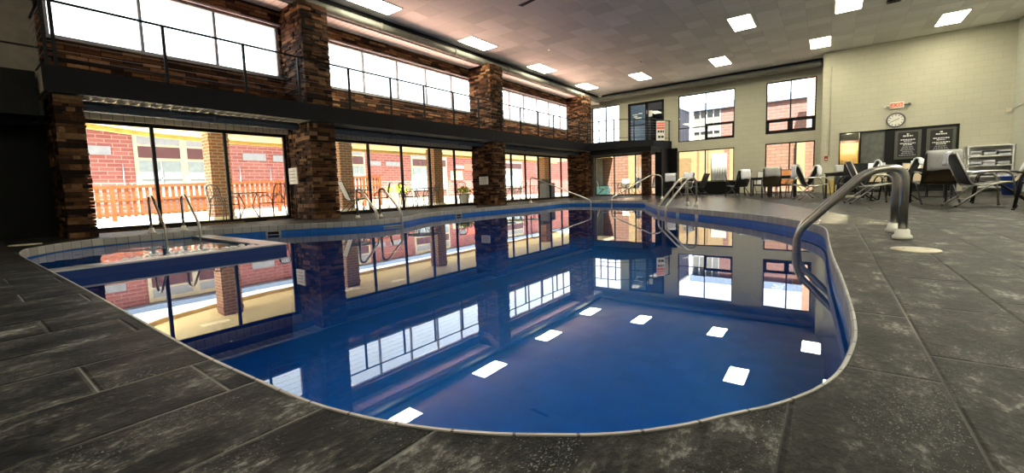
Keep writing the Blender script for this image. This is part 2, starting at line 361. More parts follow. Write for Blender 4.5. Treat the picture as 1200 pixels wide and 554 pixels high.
# ------------------------------------------------------------------ camera
F_PX, YAW, PITCH, ROLL, EYE = 495.62, -0.64313, -0.087557, -0.031882, .6
cy_, sy_ = math.cos(YAW), math.sin(YAW)
fw = Vector((sy_ * math.cos(PITCH), cy_ * math.cos(PITCH), math.sin(PITCH))); r0 = Vector((cy_, -sy_, 0)); u0 = r0.cross(fw)
rt = r0 * math.cos(ROLL) + u0 * math.sin(ROLL); upv = -r0 * math.sin(ROLL) + u0 * math.cos(ROLL)
cd = bpy.data.cameras.new('camera'); cam = bpy.data.objects.new('camera', cd); C.objects.link(cam)
cd.sensor_fit = 'HORIZONTAL'; cd.sensor_width = 36; cd.lens = F_PX / 1200 * 36; cd.shift_y = -12.78 / 1200; cd.clip_start = .02; cd.clip_end = 400
R = Matrix((rt, upv, -fw)).transposed().to_4x4(); cam.matrix_world = Matrix.Translation((0, 0, EYE)) @ R
SC.camera = cam

# ------------------------------------------------------------------ pool
POOL = [(-8.47, .58), (-7.82, .5), (-7.1, .495), (-5.6, .52), (-4, .54), (-2.8, .545), (-2.0, .55), (-1.54, .57), (-1.22, .59), (-1.0, .63), (-.81, .69), (-.66, .76), (-.56, .82), (-.44, .9), (-.35, .98), (-.27, 1.07), (-.19, 1.18), (-.12, 1.27), (-.06, 1.37), (-.01, 1.48), (.035, 1.63), (.07, 1.85), (.09, 2.1), (.09, 2.52), (.065, 3.3), (.03, 4.1), (.005, 5.1), (-.01, 6.0), (-.05, 6.5), (-.13, 6.88), (-.27, 7.25), (-.5, 7.75), (-.78, 8.22), (-1.1, 8.7), (-1.48, 9.15), (-2, 9.7), (-2.54, 10.25), (-2.95, 10.68), (-3.35, 11.15), (-3.93, 12.1), (-4.55, 13.4), (-5.18, 14.75), (-5.35, 15.45), (-6.8, 15.75), (-8.3, 16.0), (-8.95, 15.8), (-8.95, 14.9), (-8.75, 13.8), (-8.75, 12.6), (-8.95, 11.2), (-9.0, 10.2), (-8.97, 9.3), (-8.95, 8.6), (-8.85, 8.0), (-8.55, 7.3), (-8.22, 6.7), (-8.05, 6.2), (-8.05, 5.75), (-8.2, 5.3), (-8.42, 4.95), (-8.8, 4.5), (-9.15, 4.0), (-9.4, 3.3), (-9.5, 2.6), (-9.5, 1.9), (-9.46, 1.46), (-9.28, 1.14), (-8.99, .88), (-8.74, .7)]
def smooth_closed(p, n=3):
    out = []; k = len(p)
    for i in range(k):
        a, b, c, d = [Vector(p[(i + j - 1) % k]) for j in range(4)]
        for j in range(n):
            t = j / n; out.append(.5 * ((2 * b) + (c - a) * t + (2 * a - 5 * b + 4 * c - d) * t * t + (3 * b - a - 3 * c + d) * t ** 3))
    return out
pl = smooth_closed(POOL)
def offset_poly(p, d):
    out = []; k = len(p)
    for i in range(k):
        t = (p[(i + 1) % k] - p[i - 1]).normalized(); n = Vector((t.y, -t.x)); out.append(p[i] + n * d)   # CCW: outward normal
    return out
outer = offset_poly(pl, .016); liner = offset_poly(pl, .018)
# floor with the pool cut out
bm = bmesh.new()
rect = [bm.verts.new(v) for v in ((-11.4, -3.2, 0), (5.0, -3.2, 0), (5.0, 23.1, 0), (-11.4, 23.1, 0))]
hole = [bm.verts.new((p.x, p.y, 0)) for p in outer]
es = [bm.edges.new((rect[i], rect[(i + 1) % 4])) for i in range(4)] + [bm.edges.new((hole[i], hole[(i + 1) % len(hole)])) for i in range(len(hole))]
bmesh.ops.triangle_fill(bm, use_beauty=True, edges=es)
for f in bm.faces:
    if f.normal.z < 0: f.normal_flip()
b = MB(); b.bm.free(); b.bm = bm; fl = b.build('floor', 'deck'); struct(fl, 'dark slate tiled pool deck')
# coping ring
def ring(profile, name, m, uvs=True):
    """profile: list of (loop, z); swept around the pool with arc-length UV"""
    bm = bmesh.new(); n = len(pl); s = [0.0]
    for i in range(n): s.append(s[-1] + (pl[(i + 1) % n] - pl[i]).length)
    g = [[bm.verts.new((lp[i].x, lp[i].y, z)) for i in range(n)] for lp, z in profile]
    uvl = bm.loops.layers.uv.new('UVMap')
    for a in range(len(g) - 1):
        for i in range(n):
            j = (i + 1) % n; f = bm.faces.new((g[a][i], g[a][j], g[a + 1][j], g[a + 1][i]))
            for lpv, uv in zip(f.loops, ((s[i], a * .1), (s[i + 1], a * .1), (s[i + 1], a * .1 + .1), (s[i], a * .1 + .1))): lpv[uvl].uv = uv
    me = bpy.data.meshes.new(name); bm.to_mesh(me); bm.free(); me.materials.append(M[m]); o = bpy.data.objects.new(name, me); C.objects.link(o); return o
i2 = offset_poly(pl, .007)
struct(ring([(outer, -.02), (outer, .004), (i2, .004), (pl, -.006), (pl, -.11), (liner, -.115)], 'trim_coping', 'coping'), 'grey tile coping around the pool edge')
struct(ring([(liner, -.11), (liner, -.21)], 'trim_waterline', 'band'), 'bright blue waterline band under the coping')
bs = ring([(liner, -.21), (liner, -1.5)], 'pool_basin', 'liner'); struct(bs, 'blue pool walls below the coping')
MB().prism([(p.x, p.y) for p in offset_poly(pl, .05)], -1.6, -1.5).build('pool_floor', 'liner')
struct(bpy.data.objects['pool_floor'], 'blue floor of the pool')
bm = bmesh.new(); f = bm.faces.new([bm.verts.new((p.x, p.y, -.195)) for p in liner]); bmesh.ops.triangulate(bm, faces=[f])
b = MB(); b.bm.free(); b.bm = bm; struct(b.build('pool_water', 'water'), 'still blue pool water')
# spa corner
sp = thing('spa_wall', 'low dark blue spa wall with wet white top crossing the left end of the pool', 'wall', (-6.3, .5, 0)); sp['kind'] = 'structure'
def rel(o, par): o.parent = par; o.matrix_parent_inverse = Matrix.Translation(par.location).inverted(); return o
rel(MB().box(-6.52, -6.30, .56, 2.92, -1.49, -.105).box(-9.42, -6.52, 2.68, 2.92, -1.49, -.105).build('wall_body', 'spaliner'), sp)
rel(MB().box(-6.53, -6.29, .56, 2.93, -.105, -.085).box(-9.42, -6.53, 2.67, 2.93, -.105, -.085).build('wet_ledge', 'spatop'), sp)
bm = bmesh.new(); f = bm.faces.new([bm.verts.new((*p, -.125)) for p in ((-6.53, .56), (-6.53, 2.67), (-9.45, 2.67), (-9.47, 1.9), (-9.44, 1.5), (-9.26, 1.16), (-8.97, .91), (-8.72, .73), (-8.47, .6), (-7.8, .52))])
b = MB(); b.bm.free(); b.bm = bm; struct(b.build('spa_water', 'spa'), 'dark rippled spa water')
b = MB()
for i in range(160):
    t = random.random(); yy = 1.15 + t * 1.5; xx = -6.36 - random.random() ** 2 * .55; rr = random.uniform(.012, .04)
    b.lathe((xx, yy, -.115), [(rr * 1.3, 0), (rr, rr * .5), (rr * .3, rr * .8)], 7)
tag(b.build('foam', 'foam'), 'white foam bubbling along the spa wall top', 'foam', kind='stuff')
# depth tiles and return fittings on the pool wall
def tile(name, x, y, nx, ny, w, h, z, m, label):
    n = Vector((nx, ny, 0)).normalized(); t = Vector((-n.y, n.x, 0))
    return tag(MB().obox(Vector((x, y, z)) + n * .006, t * w / 2, n * .006, Vector((0, 0, h / 2))).build(name, m), label, 'tile')
def wall_pt(x, y):
    k = min(range(len(liner)), key=lambda i: (liner[i] - Vector((x, y))).length); t = (liner[(k + 1) % len(liner)] - liner[k - 1]).normalized()
    return liner[k], (-t.y, t.x)
for (x, y, m, w, lb) in ((-2.9, 10.65, 'teald', .13, 'pale teal depth marker tile on the far right pool wall'), (-2.45, 10.15, 'white', .12, 'white depth marker tile right of the teal one, nearer its rail'), (-2.30, 10.0, 'white', .12, 'white depth marker tile beside another, further from the teal tile')):
    p, n = wall_pt(x, y); tile('depth_tile', p.x, p.y, *n, w, .085, -.155, m, lb)
def fitting(x, y, label):
    p, n = wall_pt(x, y); t = thing('skimmer', label, 'skimmer', (p.x, p.y, -.16)); nv = Vector((*n, 0)); tv = Vector((-nv.y, nv.x, 0))
    MB().obox(nv * .008, tv * .14, nv * .008, Vector((0, 0, .045))).build('faceplate', 'greyl', t)
    MB().obox(nv * .017, tv * .10, nv * .004, Vector((0, 0, .026))).build('opening', 'dark', t)
fitting(-8.98, 9.4, 'grey skimmer opening in pool wall below the second window bay')
fitting(-9.15, 4.0, 'dark round skimmer fitting in pool wall beside the spa corner')

# ------------------------------------------------------------------ shell
LX, EY, KY, RX, CZ = -11.15, 22.8, 21.5, 4.85, 5.58
BAYS = [(1.34, 5.38), (6.6, 12.72), (14.0, 20.55)]
struct(MB().box(-11.4, 5.05, -3.2, 23.2, CZ, CZ + .2).build('ceiling', 'ceil'), 'grey tiled ceiling')
lh = [(a, c, .03, 2.14) for a, c in BAYS] + [(a, c, 3.56, 4.82) for a, c in BAYS]
struct(MB().wall(LX, -.25, 1.22, 23.05, 0, CZ, lh, 'x').build('wall_left', 'stone'), 'stacked stone window wall')
struct(MB().box(-11.4, LX, -3.2, 1.22, 0, 2.0).build('wall_left_dark', 'dark'), 'black painted wall at the left end')
struct(MB().box(-11.4, LX, -3.2, 1.22, 2.0, CZ).build('wall_left_upper', 'panel'), 'tan panelled wall above the bulkhead')
b = MB()
for k in (3.3, 4.1): b.box(LX, LX + .012, -3.2, 1.22, k, k + .03)
struct(b.build('trim_1', 'landing'))
EH = [(-6.26, -3.67, 2.68, 5.0), (-6.28, -3.67, .63, 2.22), (-2.39, -.52, 2.69, 5.0), (-2.39, -.52, .02, 2.27), (-11.09, -9.4, 2.85, 5.05), (-8.9, -6.97, 2.77, 4.97), (-10.95, -8.15, .03, 2.25), (-7.7, -7.28, .03, 2.2)]
struct(MB().wall(EY, .25, -11.15, 0, 0, CZ, EH, 'y').build('wall_end', 'block'), 'cream painted block end wall with windows')
struct(MB().wall(KY, .25, -.3, 5.1, 0, CZ, [(.29, 3.63, .02, 2.37)], 'y').box(-.3, -.1, KY + .25, EY, 0, CZ).build('wall_back', 'block'), 'cream block wall with clock and glass entry')
struct(MB().box(RX, RX + .25, -3.2, KY, 0, CZ).build('wall_right', 'rwall'))
struct(MB().box(-11.4, 5.1, -3.4, -3.2, 0, CZ).build('wall_front', 'block'))
struct(MB().box(-6.66, -3.4, EY - .02, EY, 0, .62).build('trim_2', 'dark'), 'black panel below the wide lower window')
struct(MB().box(-7.28, -6.28, EY - .03, EY, 0, 2.4).build('trim_3', 'dark'), 'black panel right of the balcony')
struct(MB().box(-7.05, -6.72, 21.6, EY - .03, 0, 2.35).build('trim_4', 'darkgrey'), 'charcoal post under the balcony end')
struct(MB().box(-.20, -.02, KY - .012, KY, 0, CZ).build('trim_5', 'block'))
# rooms behind the glass entry
struct(MB().box(-.1, 5.1, 24.6, 24.75, 0, 3).build('wall_lobby', 'greyd')); struct(MB().box(-.1, 5.1, KY + .25, 24.7, 2.6, 2.8).build('ceiling_lobby', 'panel')); struct(MB().box(-.1, 5.1, KY + .25, 24.7, -.1, 0).build('floor_lobby', 'darkgrey'))
struct(MB().box(5.0, 5.1, KY + .25, 24.7, 0, 3).build('wall_lobby_side', 'greyd'))

# windows
WN = [0]
def window(const, axis, u0, u1, z0, z1, mull, trans=(), fm='frame', gm='glass', w=.055, inward=1, depth=.07, bars=True):
    WN[0] += 1
    t = bpy.data.objects.new('window_%d' % WN[0], None); C.objects.link(t); struct(t)
    t.location = (const, u0, z0) if axis == 'x' else (u0, const, z0)
    def bx(mb, a, b, c, d, e0, e1):
        if axis == 'x': mb.box(e0, e1, a - u0, b - u0, c - z0, d - z0)
        else: mb.box(a - u0, b - u0, e0, e1, c - z0, d - z0)
    s = -1 if axis == 'x' else 1
    e0, e1 = sorted((s * .06, s * (.06 + depth)))
    mb = MB()
    bx(mb, u0, u1, z0, z0 + w, e0, e1); bx(mb, u0, u1, z1 - w, z1, e0, e1); bx(mb, u0, u0 + w, z0 + w, z1 - w, e0, e1); bx(mb, u1 - w, u1, z0 + w, z1 - w, e0, e1)
    for m_ in mull: bx(mb, m_ - w / 2, m_ + w / 2, z0 + w, z1 - w, e0, e1)
    for (a, c, z, ww) in trans: bx(mb, a, c, z - ww / 2, z + ww / 2, e0 - .002, e1 + .002)
    f = mb.build('frame', fm, t)
    g0 = (e0 + e1) / 2
    mb = MB(); bx(mb, u0 + w, u1 - w, z0 + w, z1 - w, g0 - .003, g0 + .003); mb.build('pane', gm, t)
    return t
MU = [[2.69, 4.005], [7.83, 9.08, 10.3, 11.53], [15.08, 16.16, 17.26, 18.33, 19.43]]
for (a, c), mu in zip(BAYS, MU):
    window(LX, 'x', a, c, .03, 2.14, mu, w=.06)
    window(LX, 'x', a, c, 3.56, 4.82, mu, fm='wframe', w=.05)
    struct(MB().box(LX, LX + .04, a - .05, c + .05, 4.82, 4.86).box(LX, LX + .05, a - .05, c + .05, 3.52, 3.56).build('trim_%d' % (10 + WN[0]), 'wframe'))
window(EY, 'y', -6.26, -3.67, 2.68, 5.0, [-4.97], [(-6.26, -4.97, 3.36, .04), (-4.97, -3.67, 3.42, .11), (-4.97, -3.67, 2.75, .11), (-4.97, -4.87, 3.08, .6), (-3.77, -3.67, 3.08, .6)], w=.045)
window(EY, 'y', -6.28, -3.67, .63, 2.22, [-4.97], w=.045)
window(EY, 'y', -2.39, -.52, 2.69, 5.0, [-1.45], [(-2.39, -.52, 3.27, .14), (-2.39, -.52, 2.77, .15), (-2.39, -2.25, 3.02, .5), (-.66, -.52, 3.02, .5), (-1.55, -1.35, 3.02, .5)], w=.05)
window(EY, 'y', -2.39, -.52, .02, 2.27, [-1.45], w=.05)
window(EY, 'y', -11.09, -9.4, 2.85, 5.05, [-10.23], [(-11.09, -9.4, 3.75, .03)], w=.05)
window(EY, 'y', -10.95, -8.15, .03, 2.25, [-9.77, -8.54], w=.05)
window(EY, 'y', -7.7, -7.28, .03, 2.2, [], w=.04)
# balcony door
d = bpy.data.objects.new('door_1', None); C.objects.link(d); d.location = (-8.9, EY, 2.77); struct(d, 'dark double glass door on the balcony')
mb = MB()
for a, c_ in ((0, .12), (.95, 1.10), (1.82, 1.93)): mb.box(a, c_, -.03, .08, 0, 2.2)
mb.box(0, 1.93, -.03, .08, 2.08, 2.2).box(.12, .95, 0, .06, 1.0, 1.06).box(.12, 1.82, 0, .06, 0, .08); dfr = mb.build('frame', 'frame', d)
MB().box(.12, .95, .03, .036, .08, 2.08).build('pane', 'mdglass', d); MB().box(1.10, 1.82, .03, .036, .08, 2.08).build('pane', 'ddglass', d)
mb = MB()
for (x0, x1, z) in ((.25, .52, 1.56), (.56, .78, 1.60), (.30, .52, 1.46), (.40, .72, 1.37)): mb.box(x0, x1, .018, .026, z, z + .05)
mb.build('lettering', 'letter', d); MB().box(1.12, 1.32, .012, .02, 1.4, 1.72).build('notice', 'letter', d); MB().box(1.03, 1.06, -.06, -.03, 1.55, 1.75).build('handle', 'white', dfr)
# glass entry in the clock wall
d = bpy.data.objects.new('door_2', None); C.objects.link(d); d.location = (.29, KY, .02); struct(d, 'dark glass entry wall under the clock')
mb = MB()
for a, c_ in ((0, .04), (.62, .68), (1.38, 1.72), (2.34, 2.52), (3.22, 3.34)): mb.box(a, c_, -.02, .10, 0, 2.35)
mb.box(0, 3.34, -.02, .10, 2.30, 2.35).box(1.38, 3.34, -.01, .10, 2.26, 2.32).box(1.38, 3.34, -.01, .08, 1.1, 1.17).box(0, 3.34, -.01, .1, 0, .1)
mb.build('frame', 'frame', d)
MB().box(.04, .62, .04, .046, .1, 2.3).build('pane', 'dglass', d); MB().box(.68, 1.38, .04, .06, .1, 2.3).build('grey_panel', 'midgrey', d)
MB().box(1.72, 3.22, .04, .06, .1, 2.3).build('door_panel', 'dark', d)
yd = thing('interior_door', 'yellow lit door seen through the left glass panel of the entry', 'door', (.33, 22.6, 0))
MB().box(0, .60, 0, .05, .0, 2.02).build('leaf', 'door', yd); MB().box(.06, .54, -.015, 0, 1.55, 1.78).build('window_strip', 'creamw', yd); MB().lathe((.1, -.02, 1.3), [(.03, -.02), (.035, 0), (.02, .02)], 10).build('knob', 'blackm', yd)
MB().box(-.06, 0, 0, .06, 0, 2.1).box(.6, .70, 0, .06, 0, 2.1).box(-.06, .7, 0, .06, 2.02, 2.12).build('frame', 'maroon', yd)
ld = bpy.data.lights.new('lobby_lamp', 'POINT'); ld.energy = 260; ld.color = (1, .8, .5); ld.shadow_soft_size = .1; lo = bpy.data.objects.new('lobby_lamp', ld); C.objects.link(lo); lo.location = (.6, 22.1, 2.3); tag(lo, 'lamp lighting the lobby behind the glass entry', 'lamp')  # added fill light without a fixture, brightens the yellow door
# lettered boards
def board(x0, x1, z0, z1, label, rows):
    t = thing('rules_board', label, 'sign', ((x0 + x1) / 2, KY - .03, (z0 + z1) / 2)); w, h = (x1 - x0) / 2, (z1 - z0) / 2
    MB().box(-w - .09, w + .09, -.012, .01, -h - .08, h + .07).build('frame', 'boardf', t)
    bp = MB().box(-w, w, -.02, -.012, -h, h).build('panel', 'boardk', t)
    mb = MB(); mg = MB(); rnd = random.Random(label)
    for (z, wd, hh, bright) in rows:
        a = -wd * w; tgt = mb if bright else mg
        while a < wd * w:
            k = rnd.uniform(.02, .07); tgt.box(a, min(a + k, wd * w), -.024, -.02, z * h - hh, z * h + hh); a += k + rnd.uniform(.008, .02)
    mb.build('heading_lettering', 'letter', bp); mg.build('small_lettering', 'greyl', bp)
    return t
ROWS = [(.85, .13, .022, 1), (.70, .5, .022, 1), (.40, .72, .018, 1), (.28, .4, .014, 1), (.10, .78, .018, 1), (-.02, .45, .016, 1)] + [(-.18 - .13 * k, .62 + .1 * ((k * 7) % 3 - 1), .014, 0) for k in range(5)] + [(-.86, .84, .016, 0)]
board(2.03, 2.57, 1.30, 2.20, 'narrow black rules board with white lettering, directly below right of the wall clock', ROWS)
board(2.89, 3.46, 1.22, 2.20, 'wide black rules board with white lettering, above the grey towel chair', ROWS)
# clock
ck = thing('wall_clock', 'round grey rimmed clock on the cream wall under the exit sign', 'clock', (1.94, KY - .03, 2.68))
def disc(mb, r0, r1, y0, y1, seg=40):
    """annulus/disc facing -Y"""
    for i in range(seg):
        a, b2 = 2 * PI * i / seg, 2 * PI * (i + 1) / seg
        q = [Vector((r * math.cos(t), y, r * math.sin(t))) for y in (y0, y1) for t in (a, b2) for r in (r0, r1)]
        v = [mb.bm.verts.new(p) for p in q]
        for f in ((0, 1, 3, 2), (4, 6, 7, 5), (1, 5, 7, 3), (0, 2, 6, 4)): mb.bm.faces.new([v[k] for k in f])
    return mb
disc(MB(), .225, .275, -.03, .03).build('rim', 'clockr', ck); cf = disc(MB(), .002, .23, -.008, .02).build('face', 'clockf', ck)
mb = MB()
for k in range(12):
    a = PI / 2 - k * PI / 6; mb.obox((math.cos(a) * .185, -.011, math.sin(a) * .185), (math.cos(a) * .022, 0, math.sin(a) * .022), (0, .002, 0), (-math.sin(a) * .011, 0, math.cos(a) * .011))
mb.build('numerals', 'ink', cf)
for nm, a, l in (('hour_hand', math.radians(28), .11), ('minute_hand', math.radians(204), .16)):
    MB().obox((math.cos(a) * l / 2, -.014, math.sin(a) * l / 2), (math.cos(a) * l / 2, 0, math.sin(a) * l / 2), (0, .002, 0), (-math.sin(a) * .008, 0, math.cos(a) * .008)).build(nm, 'ink', ck)
# exit sign
ex = thing('exit_sign', 'lit red exit sign with two emergency lamp heads above the clock', 'sign', (1.95, KY - .05, 3.22))
MB().box(-.20, .20, -.035, .05, -.11, .11, .01).build('housing', 'white', ex)
M['exitred'] = emit('exit letters', (1, .10, .05), .55)
M['exitbg'] = simple('pale coral exit face', (.80, .42, .32), .5)
fc = MB().box(-.165, .165, -.039, -.035, -.085, .085).build('face', 'exitbg', ex)
text_mesh('EXIT', .19, 'exitred', fc, 'exit_lettering', (0, -.042, 0), (PI / 2, 0, 0))
for s in (-1, 1):
    MB().tube([(s * .2, 0, .0), (s * .3, -.03, .0)], .025, 8).tube([(s * .3, -.0, 0), (s * .33, -.10, -.02)], [.035, .055], 12).build('lamp_head', 'white' if s < 0 else 'clockr', ex)
# fire alarm box, conduit, yellow box, thermostat
t = thing('alarm_box', 'small dark red alarm box on the wall left of the glass entry', 'alarm', (-.11, KY - .04, 1.40)); MB().box(-.06, .06, -.03, .03, -.1, .1, .008).build('body', 'red', t); MB().box(-.035, .035, -.036, -.03, -.05, -.02).build('pull_handle', 'white', t)
tag(MB().tube([(-.02, KY - .045, 1.5), (-.02, KY - .045, 4.9), (-.02, KY - .0, 5.0)], .014, 6).build('conduit_pipe', 'block'), 'thin vertical conduit running up the cream wall corner', 'pipe')
t = thing('storage_box', 'yellow storage box on the floor under the red alarm box', 'box', (.05, KY - .2, 0)); MB().box(-.16, .16, -.13, .15, 0, .52, .01).build('body', 'yellow', t); MB().box(-.17, .17, -.14, .16, .52, .56, .008).build('lid', 'creamw', t); MB().box(-.16, .16, -.135, -.13, .25, .28).build('handle_strip', 'creamw', t)
t = thing('wall_mounted_box', 'small olive wall box with a wire in the right hand corner', 'box', (4.75, KY - .04, 2.68)); MB().box(-.06, .06, -.03, .03, -.07, .07, .006).build('body', 'cream', t); MB().tube([(.06, 0, 0), (.09, -.5, .04), (.09, -2.5, .1), (.09, -5, .12)], .008, 5).build('wire', 'greyl', t)

# ------------------------------------------------------------------ stone pillars
def pillar(x0, x1, y0, y1, z0, z1, label):
    b = MB(); rnd = random.Random(label); z = z0
    b.box(x0 + .04, x1 - .04, y0 + .04, y1 - .04, z0, z1)
    while z < z1 - .01:
        h = min(rnd.choice((.05, .065, .08, .1)), z1 - z)
        for (ax, fixed, sgn, a0, a1) in (('x', x1, 1, y0, y1), ('y', y0, -1, x0, x1), ('y', y1, 1, x0, x1)):
            a = a0
            while a < a1 - .01:
                w = min(rnd.uniform(.12, .36), a1 - a)
                if a1 - (a + w) < .08: w = a1 - a
                p = rnd.uniform(-.02, .022)
                g = .004
                if ax == 'x': b.box(fixed - .09, fixed + p, a + g - .012, a + w - g + .012, z + g, z + h - g)
                else:
                    lo, hi = sorted((fixed - sgn * .09, fixed + sgn * p)); b.box(a + g, a + w - g, lo, hi, z + g, z + h - g)
                a += w
        z += h
    o = b.build('stone_pillar', 'stonep'); return struct(o, label)
def stonep():
    m, nt = mat('pillar stone'); P, x, y, z = wpos(nt)
    gi = N(nt, 'ShaderNodeNewGeometry')
    r = gi.outputs['Random Per Island']
    n2 = N(nt, 'ShaderNodeTexNoise', i_Scale=18.0, i_Detail=6.0); L(nt, P, n2.inputs['Vector'])
    h = math_(nt, 'ADD', math_(nt, 'MULTIPLY', r, .75), math_(nt, 'MULTIPLY', n2.outputs[0], .35))
    col = ramp(nt, h, [(.12, (.005, .003, .002)), (.35, (.022, .010, .005)), (.6, (.07, .032, .015)), (.8, (.14, .066, .028)), (.98, (.26, .16, .085))])
    p = N(nt, 'ShaderNodeBsdfPrincipled', i_Roughness=.8); p.inputs['Specular IOR Level'].default_value = .15; L(nt, col, p.inputs['Base Color']); L(nt, bump(nt, n2.outputs[0], .6, .02), p.inputs['Normal']); finish(nt, p.outputs[0]); return m
M['stonep'] = stonep()
PX = -10.06
for (a, c, lb) in ((1.2, 1.53, 'first'), (5.42, 6.06, 'second'), (12.4, 13.12, 'third'), (19.95, 20.68, 'fourth')):
    pillar(LX, PX, a, c, 0, 2.36, 'stacked stone pillar under the balcony, %s from the left' % lb)
    if lb != 'first': pillar(LX, PX - .02, a, c, 2.77, 5.2, 'stacked stone pillar above the balcony, %s bay division' % lb)
pillar(-7.35, -7.02, 20.55, 20.88, 0, 2.2, 'slim stone column under the balcony end')

# ------------------------------------------------------------------ balcony
FX = -9.94
bal = bpy.data.objects.new('balcony', None); C.objects.link(bal); bal.location = (FX, 1.1, 2.37); struct(bal, 'charcoal balcony along the window wall and end wall')
EP = [(FX, 20.0), (-8.5, 20.0), (-7.05, 21.3), (-6.6, EY)]
rel(MB().box(FX - .06, FX, 1.1, 20.06, 2.37, 2.77).obox((-9.22, 20.03, 2.57), (.72, 0, 0), (0, .03, 0), (0, 0, .2)).obox((-7.775, 20.65, 2.57), (.735, .665, 0), (-.02, .022, 0), (0, 0, .2)).obox((-6.825, 22.05, 2.57), (.225, .75, 0), (.028, -.009, 0), (0, 0, .2)).build('fascia', 'darkgrey'), bal)
rel(MB().box(LX, FX - .06, 1.1, EY, 2.55, 2.75).prism([(FX - .06, 20.06), (-8.5, 20.06), (-7.1, 21.34), (-6.66, EY), (FX - .06, EY)], 2.55, 2.75).build('walkway_slab', 'patio'), bal)  # unseen top kept pale to bounce skylight up to the soffit
mb = MB(); y = 1.1
mb.box(LX, FX - .06, 1.1, 20.0, 2.42, 2.55)
while y < 20.0:
    mb.box(LX, FX - .06, y, y + .1, 2.385, 2.42); y += .16
rel(mb.build('ribbed_underside', 'ribc'), bal)
rel(MB().box(-9.9, -6.75, 20.12, 20.32, 2.15, 2.40).box(-6.95, -6.75, 20.3, EY, 2.15, 2.40).build('support_beam', 'dark'), bal)
rel(MB().box(LX, LX + .05, 1.1, 20.0, 2.15, 2.384).build('ribbed_strip', 'ribc'), bal)
bh = struct(MB().box(LX, -10.3, -3.2, 1.06, 2.02, 2.72).build('bulkhead_beam', 'landing'), 'dark bulkhead box beside the balcony end')
struct(MB().box(LX, -10.7, -3.2, 1.0, 1.9, 2.02).build('trim_6', 'dark'))
# railing
rl = thing('balcony_railing', 'dark metal balcony railing with horizontal cables above the charcoal fascia', 'railing', (FX, 1.15, 2.77))
posts = [(FX + .0, 1.17), (FX, 1.27)] + [(FX, y) for y in (2.70, 4.05, 5.2, 6.5, 7.8, 9.03, 10.3, 11.55, 12.85, 14.1, 15.4, 16.65, 17.9, 19.1, 20.0)] + [(-9.3, 20.0), (-8.5, 20.0), (-7.75, 20.68), (-7.05, 21.3), (-6.65, 22.7)]
for x, y in posts: rel(MB().box(x - .052, x - .008, y - .022, y + .022, 2.75 if y > 1.2 else 2.35, 3.8 if y > 1.2 else 5.0).build('post', 'frame'), rl)
path = [(FX - .03, 1.17), (FX - .03, 20.0), (-8.5, 20.0), (-7.05, 21.3), (-6.65, 22.75)]
rel(MB().tube([(x, y, 3.8) for x, y in path], .022, 8).tube([(FX, 1.17, 3.8), (LX, 1.17, 3.8)], .022, 8).build('top_rail', 'frame'), rl)
rel(MB().tube([(x, y, 2.92) for x, y in path], .014, 6).tube([(FX, 1.17, 2.92), (LX, 1.17, 2.92)], .014, 6).build('bottom_rail', 'frame'), rl)
for k in range(6):
    z = 3.04 + k * .125; rel(MB().tube([(x, y, z) for x, y in path], .0028, 5).tube([(FX, 1.17, z), (LX, 1.17, z)], .0028, 5).build('cable', 'greyl'), rl)
# balcony poster
t = thing('poster_sign', 'white poster with a red upper block tied to the balcony end railing', 'sign', (-6.72, 21.42, 3.2))
ad = Vector((.27, 1.0, 0)).normalized(); ad = Vector((.75, .66, 0)).normalized(); an = Vector((ad.y, -ad.x, 0))
MB().obox((0, 0, 0), ad * .21, an * .008, (0, 0, .47)).build('sheet', 'letter', t)
MB().obox(an * .010 + Vector((0, 0, .24)), ad * .20, an * .003, (0, 0, .16)).build('red_block', 'redl', t)
mb = MB()
for (z, segs) in ((-.04, ((-.7, -.25), (-.1, .35), (.5, .8))), (-.30, ((-.6, 0), (.15, .75)))):
    for a, c_ in segs: mb.obox(an * .010 + ad * (.21 * (a + c_) / 2) + Vector((0, 0, z)), ad * (.21 * (c_ - a) / 2), an * .002, (0, 0, .055))
mb.build('black_lettering', 'ink', t)
mb = MB()
for z in (.31, .20):
    for k in range(4): mb.obox(an * .014 + ad * (-.15 + .1 * k) + Vector((0, 0, z)), ad * .035, an * .002, (0, 0, .025))
mb.build('white_lettering', 'letter', t)

# soffit, ducts
struct(MB().box(LX, -10.56, -3.2, EY, 5.2, 5.28).build('trim_7', 'ribs'), 'ribbed pale soffit strip above the upper windows')
struct(MB().box(-10.56, -10.46, -3.2, 22.4, 5.43, CZ).box(-10.26, -.3, 22.4, 22.5, 5.38, CZ).build('trim_8', 'darkgrey'), 'dark edge above the duct')  # dark strip takes the place of the shadow band above the duct
def duct(name, pts, r, m, label, seams=True):
    t = thing(name, label, 'duct', pts[0]); o = Vector(pts[0]); q = [Vector(p) - o for p in pts]
    fp = fillet(q, .35, 6) if len(q) > 2 else q
    # spiral ridges: slightly swollen rings along the run
    dense = []; rad = []
    for a, c_ in zip(fp, fp[1:]):
        n = max(1, int((c_ - a).length / .07))
        for i in range(n): dense.append(a.lerp(c_, i / n)); rad.append(r * (1.04 if (len(dense) % 2) else .97))
    dense.append(fp[-1]); rad.append(r)
    MB().tube(dense, rad, 14).build('spiral_pipe', m, t)
    for k in range(2, int((q[1] - q[0]).length), 3):
        p = q[0].lerp(q[1], k / (q[1] - q[0]).length); dd = (q[1] - q[0]).normalized() * .05
        MB().tube([p - dd, p + dd], r * 1.12, 14).build('joint_collar', m, t)
    return t
duct('spiral_duct', [(-10.40, -3.1, 5.31), (-10.40, 22.05, 5.31), (-.35, 22.05, 5.31)], .115, 'duct', 'galvanised spiral duct running under the ceiling edge')
duct('spiral_duct', [(-9.9, 22.32, 5.45), (-.35, 22.32, 5.45)], .07, 'bduct', 'thin dark pipe behind the duct on the end wall')
